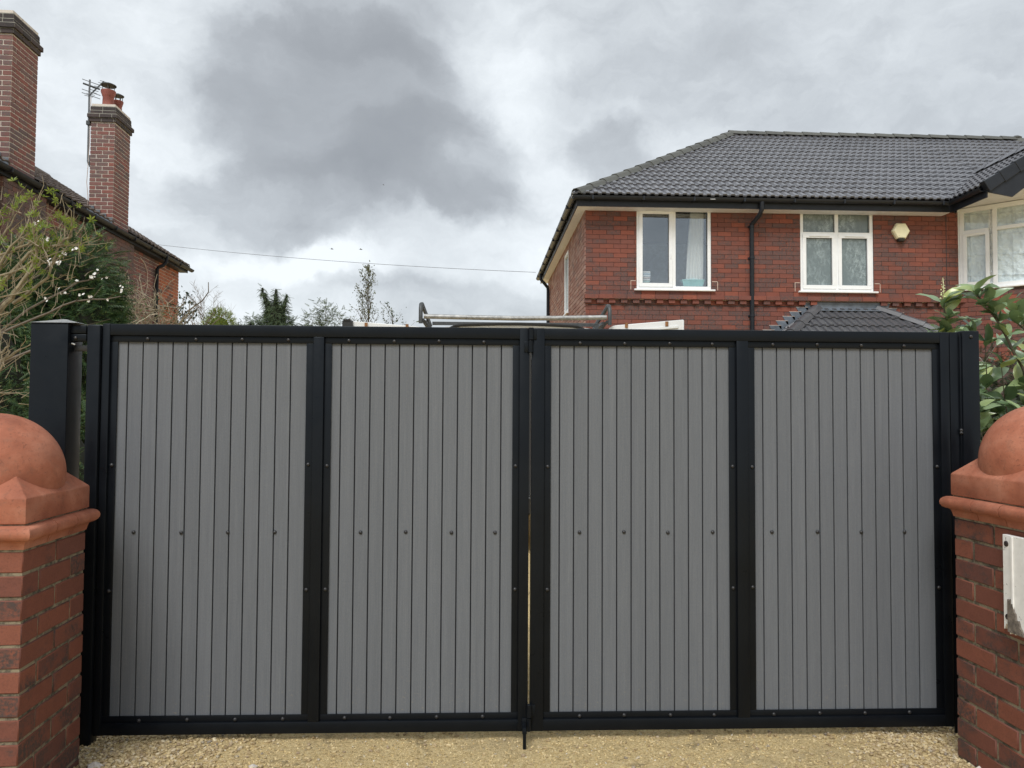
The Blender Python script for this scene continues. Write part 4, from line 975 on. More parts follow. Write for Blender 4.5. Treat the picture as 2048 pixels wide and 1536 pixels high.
bp2 = [(B0.x+0.02, HY0+0.05), (B0.x+0.02, HY0-0.0), (C1.x, C1.y+0.01), (C1.x+flen, C1.y+0.01), (2*GAX-B0.x-0.02, HY0), (2*GAX-B0.x-0.02, HY0+0.05)]
link('bay_base', MB().prism(bp2, 'z', 0.0, 3.36).mesh('bay_base', M_HMORT), bay)
# ragged lead apron below the bay sill
ap = MB(); na = 26
for k in range(na):
    u0 = k/na*1.12; u1 = (k+1)/na*1.12; dz0 = 0.10+0.035*math.sin(k*1.3)+0.02*math.sin(k*3.1); dz1 = 0.10+0.035*math.sin((k+1)*1.3)+0.02*math.sin((k+1)*3.1)
    p0 = B0+bdir*u0-bn*0.016; p1 = B0+bdir*u1-bn*0.016
    ap.add([(p0.x, p0.y, 3.489), (p1.x, p1.y, 3.489), (p1.x, p1.y, 3.489-dz1), (p0.x, p0.y, 3.489-dz0)]+[(q.x-bn.x*0.006, q.y-bn.y*0.006, z) for q, z in ((p0, 3.489), (p1, 3.489), (p1, 3.489-dz1), (p0, 3.489-dz0))], [(0,1,2,3), (7,6,5,4), (3,2,6,7), (0,4,5,1)])
link('lead_apron', ap.mesh('lead_apron', M_LEAD), bay)
LAY['Bay'] = []
bmp = link('bay_brick_panel', MB().prism([(B0.x+0.021, HY0-0.001), (C1.x+0.001, C1.y+0.0105), (C1.x+0.02, C1.y+0.03), (B0.x+0.04, HY0+0.01)], 'z', 3.3605, 3.488).mesh('bay_brick_panel', M_HMORT), bay)
for res_ in (lay_wall(bay, (B0.x+0.012, HY0-0.012, 0), bdir, bn, 1.08, 2.30, 3.46, M_HBRICK, key='Bay'),): pass
flush_bricks('Bay', limit=60)
# plastic dust sheet behind the bay glass
def sheet(start, d, n_, length, seed):
    nu, nv = 90, 110; vs_ = []; rs = np.random.default_rng(seed); waves = [(rs.uniform(4, 26), rs.uniform(-22, 22), rs.uniform(0, 6.28), rs.uniform(0.2, 1)) for _ in range(16)]
    for j in range(nv+1):
        for i in range(nu+1):
            u = 0.03+(length-0.06)*i/nu; v = 1.25*j/nv
            h = sum(a*abs(math.sin(fu*u+fv*v+ph))**5 for fu, fv, ph, a in waves)/4.5
            h += 0.55*math.exp(-((u % 0.30-0.17)/0.006)**2)+0.5*math.exp(-(((v+0.08*u) % 0.34-0.2)/0.006)**2)
            p = start + d*u - n_*(0.105-0.042*h); vs_.append((p.x, p.y, 3.56+v))
    return MB().add(vs_, [(j*(nu+1)+i, j*(nu+1)+i+1, (j+1)*(nu+1)+i+1, (j+1)*(nu+1)+i) for j in range(nv) for i in range(nu)]).mesh('dust_sheet', M_SHEET, smooth='all')
tag(link('dust_sheet', sheet(B0, bdir, bn, 1.06, 3)), 'crinkled clear plastic sheet hung inside the bay window', 'plastic sheet')

# ---- ground floor bay with hipped roof and lead flashing
PB = link('porch', MB().box(4.75, 7.35, 11.75, HY0-0.012, 0, 2.25).mesh('porch', M_HMORT), H)
pz = 3.165; pc = 6.06; ptw = 0.52; prun = 1.00; ptan = math.tan(R(34)); pe = pz-prun*ptan
pr_ = MB(); pr_.add([(pc-ptw, HY0-0.02, pz-.02), (pc+ptw, HY0-0.02, pz-.02), (pc-ptw-prun, HY0-0.02-prun, pe-.02), (pc+ptw+prun, HY0-0.02-prun, pe-.02), (pc-ptw-prun, HY0-0.02, pe-.02), (pc+ptw+prun, HY0-0.02, pe-.02)], [(0,2,3,1), (0,4,2), (1,3,5), (4,5,3,2)])
proof = link('porch_roof', pr_.mesh('porch_roof', M_UNDER), H)
cq, sq = math.cos(R(34)), math.sin(R(34)); YF = HY0-0.02-prun
hl = ((pc-ptw-prun, YF, 0), (-s45, s45, 0)); hr = ((pc+ptw+prun, YF, 0), (s45, s45, 0))
tile_slope(proof, (pc-ptw-prun, YF, pe), (1, 0, 0), (0, cq, sq), 2*(ptw+prun), 5, [hl, hr, ((0, HY0-0.10, 0), (0, 1, 0))], 60, tile_pme, M_PORCHT)
tile_slope(proof, (pc-ptw-prun, HY0-0.03, pe), (0, -1, 0), (cq, 0, sq), prun, 5, [((pc-ptw-prun, YF, 0), (s45, -s45, 0)), ((0, HY0-0.02, 0), (0, 1, 0))], 30, tile_pme, M_PORCHT)
tile_slope(proof, (pc+ptw+prun, YF, pe), (0, 1, 0), (-cq, 0, sq), prun, 5, [((pc+ptw+prun, YF, 0), (-s45, -s45, 0)), ((0, HY0-0.02, 0), (0, 1, 0))], 30, tile_pme, M_PORCHT)
caps(proof, (pc-ptw-prun, YF, pe+0.045), (pc-ptw-0.02, HY0-0.05, pz+0.035), 4, M_PORCHT, 0.105, 0.035, 'hip_tile')
caps(proof, (pc+ptw+prun, YF, pe+0.045), (pc+ptw+0.02, HY0-0.05, pz+0.035), 4, M_PORCHT, 0.105, 0.035, 'hip_tile')
fl = MB(); fl.box(pc-ptw-0.07, pc+ptw+0.09, HY0-0.020, HY0-0.0085, pz-0.02, pz+0.115)
fl.add([(pc-ptw-0.02, HY0-0.021, pz+0.03), (pc+ptw+0.02, HY0-0.021, pz+0.03), (pc+ptw+0.12, HY0-0.165, pz-0.035), (pc-ptw-0.12, HY0-0.165, pz-0.035), (pc-ptw-0.02, HY0-0.021, pz+0.02), (pc+ptw+0.02, HY0-0.021, pz+0.02), (pc+ptw+0.12, HY0-0.165, pz-0.042), (pc-ptw-0.12, HY0-0.165, pz-0.042)], [(0,1,2,3), (7,6,5,4), (3,2,6,7), (0,3,7,4), (1,5,6,2)])
link('lead_flashing', fl.mesh('lead_flashing', M_LEAD), proof)
for sgn in (-1, 1):      # stepped flashing up each side slope
    for k in range(9):
        zt_ = pz+0.105-k*0.0765; xo = ptw+0.02+k*0.0765/ptan
        a = pc+sgn*(xo); st = MB()
        st.add([(a, HY0-0.014, zt_), (a+sgn*0.20, HY0-0.014, zt_), (a+sgn*0.13, HY0-0.014, zt_-0.13), (a-sgn*0.02, HY0-0.014, zt_-0.13)]+[(a, HY0-0.008, zt_), (a+sgn*0.20, HY0-0.008, zt_), (a+sgn*0.13, HY0-0.008, zt_-0.13), (a-sgn*0.02, HY0-0.008, zt_-0.13)], [(0,1,2,3), (7,6,5,4), (0,4,5,1), (1,5,6,2), (2,6,7,3), (3,7,4,0)])
        o_ = link('flashing_step', st.mesh('flashing_step', M_LEAD), proof)
        link('pointing', MB().box(min(a, a+sgn*0.205), max(a, a+sgn*0.205), HY0-0.0145, HY0-0.008, zt_+0.0005, zt_+0.007).mesh('pointing', M_SILLR), proof)
    q0 = Vector((pc+sgn*(ptw+0.02), HY0-0.03, pz+0.05)); q1 = Vector((pc+sgn*(ptw+prun), HY0-0.03, pe+0.05))
    link('lead_gutter', MB().add([q0, q1, q1+Vector((0, -0.11, 0)), q0+Vector((0, -0.11, 0)), q0-Vector((0, 0, .01)), q1-Vector((0, 0, .01)), q1+Vector((0, -0.11, -.01)), q0+Vector((0, -0.11, -.01))], [(0,1,2,3), (7,6,5,4), (2,3,7,6), (0,3,7,4)]).mesh('lead_gutter', M_LEAD), proof)

# ------------------------------------------------------------------ left house (own rotated frame)
LH = thing('brick_house', 'old red brick house with two tall chimneys and brown roof left of the gate', 'house', (-6.94, 11.23, 0), R(2.54))
LM = Matrix.Translation((-6.94, 11.23, 0)) @ Matrix.Rotation(R(2.54), 4, 'Z')
WX = -0.24; YE = 8.13; YS = -6.0
lw = link('side_wall', MB().box(WX-0.25, WX-0.006, YS, YE-0.006, -0.05, 4.85).mesh('side_wall', M_CMORT), LH)
link('rear_walls', MB().box(-6.6, WX-0.2505, YE-0.26, YE-0.006, -0.05, 4.85).box(-6.6, WX-0.2505, YS, YS+0.25, -0.05, 4.85).box(-6.85, -6.601, YS, YE-0.006, -0.05, 4.85).mesh('rear_walls', M_CMORT), LH)
def lmats(cx, z):
    y = YS+cx
    return M_OBRICK if y > 6.62 else M_CBRICK
lay_wall(lw, (WX, YS, 0), (0, 1, 0), (1, 0, 0), YE-YS, 1.6, 4.84, M_CBRICK, key='L', cl=0.235, chh=0.078, joint=0.014, mats=lmats, jit=0.002, proud=0.004)
def breast(y0, y1, x=-0.115):
    b = link('chimney_breast', MB().box(WX-0.01, x-0.006, y0+0.006, y1-0.006, -0.05, 4.86).mesh('chimney_breast', M_CMORT), LH)
    lay_wall(b, (x, y0, 0), (0, 1, 0), (1, 0, 0), y1-y0, 1.6, 4.86, M_BREAST, key='L', cl=0.235, chh=0.078, joint=0.008, jit=0.003)
    lay_wall(b, (WX, y0, 0), (1, 0, 0), (0, -1, 0), x-WX, 1.6, 4.86, M_BREAST, key='L', cl=0.235, chh=0.078, joint=0.008)
breast(0.30, 1.52); breast(3.56, 5.06)
def chimney(y0, y1, x0, x1, zb, zt):
    c = link('chimney', MB().box(x0+0.006, x1-0.006, y0+0.006, y1-0.006, zb, zt+0.36).mesh('chimney', M_CMORT), LH)
    for (o, u, n, l) in (((x0, y0, 0), (1, 0, 0), (0, -1, 0), x1-x0), ((x1, y0, 0), (0, 1, 0), (1, 0, 0), y1-y0), ((x1, y1, 0), (-1, 0, 0), (0, 1, 0), x1-x0), ((x0, y1, 0), (0, -1, 0), (-1, 0, 0), y1-y0)):
        lay_wall(c, o, u, n, l, zb, zt, M_CBRICK, key='L', cl=0.232, chh=0.0775, joint=0.018, jit=0.0015, proud=0.0015)
        for k, pj in enumerate((0.026, 0.052, 0.014, 0.010)):
            o2 = Vector(o)+Vector(n)*pj-Vector(u)*pj
            lay_wall(c, o2, u, n, l+2*pj, zt+k*0.0775, zt+(k+1)*0.0775, M_BBRICK, key='L', cl=0.232, chh=0.0775, joint=0.013, proud=0.002)
    cbx = MB()
    for k, pj in enumerate((0.026, 0.052, 0.014, 0.010)): cbx.box(x0-pj+0.004, x1+pj-0.004, y0-pj+0.004, y1+pj-0.004, zt+k*0.0775+0.001, zt+(k+1)*0.0775-0.0025)
    link('corbel_core', cbx.mesh('corbel_core', M_FLAUNCH), c)
    f0 = zt+0.31; f1 = f0+0.06; a = 0.004; i_ = 0.10
    link('flaunching', MB().add([(x0-a,y0-a,f0+0.002),(x1+a,y0-a,f0+0.002),(x1+a,y1+a,f0+0.002),(x0-a,y1+a,f0+0.002),(x0+i_,y0+i_,f1),(x1-i_,y0+i_,f1),(x1-i_,y1-i_,f1),(x0+i_,y1-i_,f1)], [(0,3,2,1),(4,5,6,7),(0,1,5,4),(1,2,6,5),(2,3,7,6),(3,0,4,7)]).mesh('flaunching', M_FLAUNCH), c)
    return c, f1
ch1, _ = chimney(0.44, 1.165, -0.95, -0.118, 4.9, 7.08)
ch2, zf = chimney(4.02, 4.76, -0.575, -0.118, 4.9, 7.085)
def pot(cx, cy, z, r, h, tall):
    p = link('chimney_pot', MB().lathe([(r*1.0, 0), (r*0.95, 0.02), (r*0.90, h*0.62), (r*1.02, h*0.68), (r*1.02, h*0.72), (r*1.22, h*0.90), (r*1.22, h), (r*0.95, h+0.005), (r*0.85, h*0.7), (r*0.8, 0.05)], (cx, cy, z), 20).mesh('chimney_pot', M_POT, smooth=True), ch2)
    return p
P1 = (-0.335, 4.20); P2 = (-0.30, 4.56)
pot(*P1, zf-0.02, 0.112, 0.34, 1); pot(*P2, zf-0.02, 0.085, 0.28, 1)
def cowl(c, z, r, legs, hh):
    mb = MB().lathe([(r, 0), (r*1.0, 0.012), (r*0.75, hh*0.55), (r*0.35, hh), (0, hh*1.05)], (c[0], c[1], z+0.105), 20)
    for k in range(legs):
        a = 2*math.pi*k/legs+0.3; mb.tube([(c[0]+r*0.72*math.cos(a), c[1]+r*0.72*math.sin(a), z-0.03), (c[0]+r*0.72*math.cos(a), c[1]+r*0.72*math.sin(a), z+0.115)], 0.007, 5)
    link('cowl', mb.mesh('cowl', M_DKGREY, smooth=True), ch2)
cowl(P1, zf+0.32, 0.145, 4, 0.055); cowl(P2, zf+0.26, 0.115, 6, 0.05)
flush_bricks('L', LM)
# lead soakers up the near face of both chimneys
for (yy, xa) in ((4.02, -0.118), (0.44, -0.118)):
    for k in range(4):
        x1_ = xa-0.002-k*0.115; z_ = 5.06+k*0.075
        link('lead_step', MB().box(x1_-0.13, x1_, yy-0.018-0.001*k, yy-0.010, z_-0.02, z_+0.13).mesh('lead_step', M_LEAD), LH)
# roof: tiled slope facing us
RX, RZL = -3.5, 7.20; EZL = 5.03; pl = math.atan2(RZL-EZL, -RX-0.05)
lroof = link('roof', MB().add([(-0.05, YS-0.2, EZL-0.03), (-0.05, YE+0.16, EZL-0.03), (RX, YE+0.16, RZL-0.03), (RX, YS-0.2, RZL-0.03), (2*RX+0.05, YE+0.16, EZL-0.03), (2*RX+0.05, YS-0.2, EZL-0.03)], [(0,1,2,3), (3,2,4,5), (0,3,5), (1,4,2), (0,5,4,1)]).mesh('roof', M_UNDER), LH)
ltv = []; W_, G_ = 0.21, 0.20
lp = [(0, 0.0), (0.05, 0.004), (0.10, 0.022), (0.15, 0.028), (0.19, 0.016), (0.21, 0.0)]
ltv = [(x, 0, h+0.034) for x, h in lp]+[(x, G_+0.04, h+0.006) for x, h in lp]+[(x, 0, h+0.008) for x, h in lp]
ltf = [(i, i+1, 6+i+1, 6+i) for i in range(5)]+[(12+i, 12+i+1, i+1, i) for i in range(5)]
al = Vector((0, 1, 0)); upl = Vector((-math.cos(pl), 0, math.sin(pl))); nl = al.cross(upl)
if nl.z < 0: nl = -nl
slopelen = math.hypot(RX+0.05, RZL-EZL); Ms = []
nlx = [(3.98, 4.80, -0.60, -0.05), (0.40, 1.2, -0.97, -0.05)]
for r in range(int(slopelen/G_)):
    for i in range(int((YE+0.16-YS)/W_)):
        y = YE+0.16-(i+1)*W_; x = -0.05+upl.x*r*G_
        if any(a-0.12 < y < b-0.05 and c-0.05 < x < d+0.1 for a, b, c, d in nlx): continue
        p = Vector((-0.05, y, EZL))+upl*(r*G_)+nl*random.uniform(0, 0.006)
        Ms.append(np.array((Matrix.Translation(p) @ Matrix(((al.x, upl.x, nl.x), (al.y, upl.y, nl.y), (al.z, upl.z, nl.z))).to_4x4() @ Matrix.Rotation(random.uniform(-.02, .02), 4, 'Z'))))
o = scatter('tiling', ltv, ltf, np.array(Ms), M_LTILE, lroof); o['kind'] = 'stuff'
def lcaps():
    n = 24
    for k in range(n):
        y0 = 0.2+k*(YE-0.05)/n; y1 = y0+(YE-0.05)/n*1.03
        link('ridge_tile', MB().prism([(RX-0.12, RZL-0.02), (RX-0.06, RZL+0.06), (RX, RZL+0.085), (RX+0.06, RZL+0.06), (RX+0.12, RZL-0.02)], 'y', y0, y1-0.004).mesh('ridge_tile', M_LTILE), lroof)
lcaps()
lf = MB().box(-0.085, -0.065, YS, YE+0.14, 4.865, 4.975); link('fascia', lf.mesh('fascia', M_LGUT), LH)
link('soffit', MB().box(WX-0.01, -0.086, YS, YE+0.10, 4.866, 4.874).mesh('soffit', M_LGUT), LH)
lg = MB(); halfpipe(lg, (0.0, YS, 4.985), (0.0, YE+0.24, 4.965), (1, 0, 0), 0.062); lgut = link('gutter', lg.mesh('gutter', M_LGUT, smooth=True), LH)
for y in np.arange(0.2, 8.2, 0.9): link('bracket', MB().box(-0.07, 0.068, y, y+0.03, 4.90, 4.985).mesh('bracket', M_LGUT, bevel=0.008), lgut)
link('downpipe', MB().tube([(0.0, 6.60, 4.93), (0.0, 6.60, 4.82), (-0.06, 6.58, 4.74), (WX+0.10, 6.55, 4.70), (WX+0.062, 6.54, 4.64), (WX+0.062, 6.54, 0.1)], 0.040, 10).mesh('downpipe', M_LGUT, smooth=True), LH)
link('verge', MB().add([(-0.03, YE+0.165, EZL+0.02), (RX, YE+0.165, RZL+0.02), (RX, YE+0.20, RZL+0.02), (-0.03, YE+0.20, EZL+0.02), (-0.03, YE+0.165, EZL-0.1), (RX, YE+0.165, RZL-0.1), (RX, YE+0.20, RZL-0.1), (-0.03, YE+0.20, EZL-0.1)], [(0,1,2,3), (7,6,5,4), (0,4,5,1), (3,2,6,7), (0,3,7,4)]).mesh('verge', M_FLAUNCH), lroof)
link('wall_cable', MB().tube([(WX+0.012, 5.70, 4.74), (WX+0.010, 5.95, 4.66), (WX+0.014, 6.10, 4.50), (WX+0.010, 6.12, 4.2), (WX+0.012, 6.02, 3.95)], 0.010, 5).mesh('wall_cable', M_SILLR), LH)

# TV aerial beside the far chimney (in the left house frame)
TA = thing('tv_aerial', 'tall grey television aerial on a pole bracketed to the far chimney', 'aerial', LM @ Vector((-0.76, 4.10, 6.0)), R(2.54))
def tl(x, y, z): return (x+0.76, y-4.10, z-6.0)
px_, py_ = -0.650, 4.10
link('pole', MB().tube([tl(px_+0.02, py_, 6.25), tl(px_, py_, 6.32), tl(px_-0.005, py_, 7.7), tl(px_, py_, 7.95)], 0.018, 8).mesh('pole', M_ALU, smooth=True), TA)
link('bracket', MB().tube([tl(px_, py_, 6.46), tl(-0.57, py_, 6.38)], 0.012, 6).tube([tl(px_, py_, 6.30), tl(-0.57, py_, 6.24)], 0.012, 6).box(*[v for p in zip(tl(-0.600, py_-0.06, 6.2), tl(-0.560, py_+0.06, 6.42)) for v in p]).mesh('bracket', M_DKGREY), TA)
link('clamp', MB().box(*[v for p in zip(tl(px_-0.035, py_-0.04, 7.04), tl(px_+0.035, py_+0.04, 7.12)) for v in p]).mesh('clamp', M_DKGREY), TA)
bA, bB = Vector(tl(px_+0.05, py_-0.55, 7.60)), Vector(tl(px_+0.05, py_+0.55, 8.14)) 
bA, bB = Vector(tl(px_+0.03, py_-0.10, 7.58)), Vector(tl(px_+0.11, py_+0.35, 8.07))
link('boom', MB().tube([bA, bB], 0.014, 6).mesh('boom', M_DKGREY), TA)
for k in range(9):
    t = k/8; c = bA.lerp(bB, t); wl = 0.080-0.012*t; el_ = Vector((wl, 0, -0.018))
    link('element', MB().tube([c-el_, c+el_], 0.0065, 5).mesh('element', M_ALU), TA)
for z, l, r_ in ((7.90, 0.175, 0.007), (7.82, 0.155, 0.018), (7.70, 0.175, 0.007), (7.63, 0.175, 0.007)):
    c = Vector(tl(px_+0.03, py_, z)); link('reflector', MB().tube([c-Vector((l, 0, -0.10*l/0.3)), c+Vector((l, 0, -0.10*l/0.3))], r_, 6).mesh('reflector', M_DKGREY if r_ > 0.01 else M_ALU), TA)
link('cable', MB().tube([tl(px_+0.03, py_, 7.6), tl(px_+0.035, py_-0.02, 7.2), tl(px_+0.025, py_, 6.7), tl(px_+0.02, py_-0.02, 6.3), tl(px_-0.01, py_, 5.9), tl(px_+0.03, py_-0.02, 5.6), tl(px_+0.02, py_, 5.42)], 0.006, 5).mesh('cable', M_SILLR), TA)

# overhead wire between the houses
wp = []
wa, wb = Vector((-10.28, 24.5, 6.65)), Vector((1.40, 19.9, 5.08))
for i in range(25):
    t = i/24; p = wa.lerp(wb, t); p.z -= 0.10*4*t*(1-t); wp.append(p)
tag(link('overhead_wire', MB().tube(wp, 0.0055, 5).mesh('overhead_wire', M_WIRE)), 'thin dark overhead wire sagging across the sky between the two houses', 'wire')

# ------------------------------------------------------------------ van with open rear doors and roof rack
V = thing('panel_van', 'white panel van with both rear doors open, parked behind the gate', 'van', (0.36, 7.7, 0))
vx0, vx1, vy0, vy1 = -0.50, 1.22, 7.70, 12.10
def vsec(x0, x1, z0, z1, r): 
    pts = [(x0, z0), (x1, z0)]
    for i in range(7): a = math.pi/2*i/6; pts.append((x1-r+r*math.cos(a), z1-r+r*math.sin(a)))
    m = 6
    for i in range(1, m): t = i/m; pts.append((x1-r+(x0+r-(x1-r))*t, z1+0.018*math.sin(math.pi*t)))
    for i in range(7): a = math.pi/2+math.pi/2*i/6; pts.append((x0+r+r*math.cos(a), z1-r+r*math.sin(a)))
    return pts
body = MB(); s1 = vsec(vx0, vx1, 0.45, 2.283, 0.16)
body.prism(s1, 'y', vy0+0.01, vy1-1.0); s2 = vsec(vx0+0.03, vx1-0.03, 0.45, 1.25, 0.12)
body.prism(s2, 'y', vy1-1.0, vy1)
link('body', body.mesh('body', M_VAN, smooth=True), V)
s3 = [(x, z) for x, z in vsec(vx0+0.10, vx1-0.10, 0.50, 2.300, 0.20)]
link('door_seal', MB().tube([(x, vy0, z) for x, z in s3+[s3[0]]], 0.016, 6).mesh('door_seal', M_RUBBER, smooth=True), V)
link('load_space', MB().prism(vsec(vx0+0.08, vx1-0.08, 0.6, 2.15, 0.12), 'y', vy0+0.004, vy0+0.012).mesh('load_space', simple('dark_load_space', (0.03,0.03,0.03), 0.9)), V)  # flat near-black panel on the solid body, painted shade of the open interior
link('windscreen', MB().add([(vx0+0.1, vy1-1.02, 2.05), (vx1-0.1, vy1-1.02, 2.05), (vx1-0.08, vy1-0.6, 1.28), (vx0+0.08, vy1-0.6, 1.28)], [(0,1,2,3)]).mesh('windscreen', M_DGLASS), V)
link('bumper', MB().box(vx0+0.02, vx1-0.02, vy0-0.10, vy0+0.005, 0.42, 0.60).mesh('bumper', M_BLACKP, bevel=0.02, bevseg=2), V)
for x in (vx0+0.10, vx1-0.10):
    for y in (vy0+0.75, vy1-0.75):
        wl = MB().lathe([(0.20, -0.1), (0.33, -0.1), (0.335, -0.06), (0.335, 0.06), (0.33, 0.1), (0.20, 0.1)], n=24)
        w_ = link('wheel', MB().add([(x+zz, y+xx, 0.335+yy) for xx, yy, zz in wl.v], wl.f).mesh('wheel', M_RUBBER, smooth=True), V)
        wr = MB().lathe([(0.0, -0.07), (0.20, -0.08), (0.20, 0.08), (0, 0.07)], n=20)
        link('rim', MB().add([(x+zz, y+xx, 0.335+yy) for xx, yy, zz in wr.v], wr.f).mesh('rim', M_GALV, smooth=True), w_)
for x in (vx0-0.002, vx1-0.058): link('tail_lamp', MB().box(x, x+0.06, vy0-0.02, vy0+0.012, 0.9, 1.25).mesh('tail_lamp', M_TAIL, bevel=0.008), V)
def vdoor(hx, sgn, ang, lift=0.0):
    """door hinged at the body edge, swung outwards"""
    Wd = 0.80; r = 0.14; pts = []
    for i in range(7): a = math.pi/2+math.pi/2*i/6; pts.append((r+r*math.cos(a), 2.255-r+r*math.sin(a)))
    pts = [(0.0, 0.5)]+pts[::-1]+[(Wd, 2.285), (Wd, 0.5)]
    d = Vector((sgn*math.cos(ang), -math.sin(ang), 0)); n_ = Vector((sgn*math.sin(ang), math.cos(ang), 0))
    def P(u, v, z): p = Vector((hx, vy0-0.02, 0))+d*u+n_*v; return (p.x, p.y, z+lift)
    m = len(pts); mb = MB(); mb.add([P(u, 0, z) for u, z in pts]+[P(u, 0.045, z) for u, z in pts], [tuple(range(m)), tuple(range(2*m-1, m-1, -1))]+[(i, (i+1) % m, m+(i+1) % m, m+i) for i in range(m)])
    D = link('rear_door', mb.mesh('rear_door', M_VAN, smooth=True, bevel=0.006), V)
    fr_ = MB(); 
    pin = [(0.05+0.0, 0.6), (0.05, 2.10), (0.14, 2.195), (Wd-0.05, 2.225), (Wd-0.05, 2.205), (0.15, 2.175), (0.07, 2.09), (0.07, 0.6)]
    k = len(pin); fr_.add([P(u, -0.012, z) for u, z in pin]+[P(u, -0.001, z) for u, z in pin], [tuple(range(k)), tuple(range(2*k-1, k-1, -1))]+[(i, (i+1) % k, k+(i+1) % k, k+i) for i in range(k)])
    link('door_seal', fr_.mesh('door_seal', M_VAN), D)
    ln = [(0.22, 2.02), (0.28, 2.125), (Wd-0.16, 2.150), (Wd-0.10, 2.05), (Wd-0.10, 0.8), (0.22, 0.8)]
    k = len(ln); link('lining', MB().add([P(u, -0.014, z) for u, z in ln]+[P(u, -0.0005, z) for u, z in ln], [tuple(range(k)), tuple(range(2*k-1, k-1, -1))]+[(i, (i+1) % k, k+(i+1) % k, k+i) for i in range(k)]).mesh('lining', M_BROWN), D)
    for u in (0.24, 0.64):
        q = [(u-0.014, 2.225), (u+0.014, 2.225), (u+0.014, 2.272), (u-0.014, 2.272)]
        link('hinge_mark', MB().add([P(a, -0.016, z) for a, z in q]+[P(a, -0.0005, z) for a, z in q], [(0,1,2,3), (7,6,5,4), (0,4,5,1), (1,5,6,2), (2,6,7,3), (3,7,4,0)]).mesh('hinge_mark', M_RUST), D)
    return D
vdoor(vx1+0.005, 1, R(24), 0.052); vdoor(vx0-0.005, -1, R(14), 0.022)
link('door_catch', MB().box(-1.345, -1.245, 7.46, 7.53, 2.20, 2.305).box(-1.335, -1.27, 7.45, 7.54, 2.305, 2.32).mesh('door_catch', M_BLACKP), V)
for c_ in V.children: c_.matrix_parent_inverse = Matrix.Translation(-V.location)
RK = thing('roof_rack', 'grey steel ladder rack with galvanised roller on the white van roof', 'roof rack', (0.36, 7.7, 2.26))
rx0, rx1 = -0.60, 1.275
link('roller', MB().tube([(rx0+0.03, 7.60, 2.372), (rx0+0.5, 7.60, 2.366), ((rx0+rx1)/2, 7.60, 2.362), (rx1-0.5, 7.60, 2.368), (rx1-0.03, 7.60, 2.380)], 0.024, 12).mesh('roller', M_GALV, smooth=True), RK, True)
link('crossbar', MB().box(rx0+0.10, rx1-0.08, 7.80, 7.84, 2.312, 2.345).mesh('crossbar', M_DKGREY, bevel=0.004), RK, True)
for yy in (9.0, 10.2): link('crossbar', MB().box(rx0+0.05, rx1-0.05, yy, yy+0.04, 2.312, 2.345).mesh('crossbar', M_DKGREY, bevel=0.004), RK, True)
for sx_, x in ((-1, rx0), (1, rx1)):
    link('end_hoop', MB().tube([(x, 7.585, 2.30), (x, 7.580, 2.36), (x, 7.585, 2.45), (x, 7.62, 2.495), (x-sx_*0.005, 7.67, 2.505), (x-sx_*0.02, 7.78, 2.46), (x-sx_*0.05, 8.3, 2.36)], 0.020, 10).mesh('end_hoop', M_DKGREY, smooth=True), RK, True)
    link('leg', MB().box(x-0.035-sx_*0.085, x+0.005-sx_*0.085, 7.79, 7.85, 2.235, 2.33).tube([(x-sx_*0.02, 7.60, 2.34), (x-sx_*0.09, 7.80, 2.24)], 0.016, 6).mesh('leg', M_DKGREY), RK, True)
    for k in range(2):
        bx_ = x-sx_*(0.18+0.045*k); link('bolt', MB().lathe([(0.014, 0), (0.014, 0.02), (0, 0.026)], (bx_, 7.80, 2.262), 8).mesh('bolt', M_GALV), RK, True)
    link('side_rail', MB().box(min(x, x-sx_*0.04), max(x, x-sx_*0.04), 7.86, 11.0, 2.335, 2.365).mesh('side_rail', M_DKGREY), RK, True)

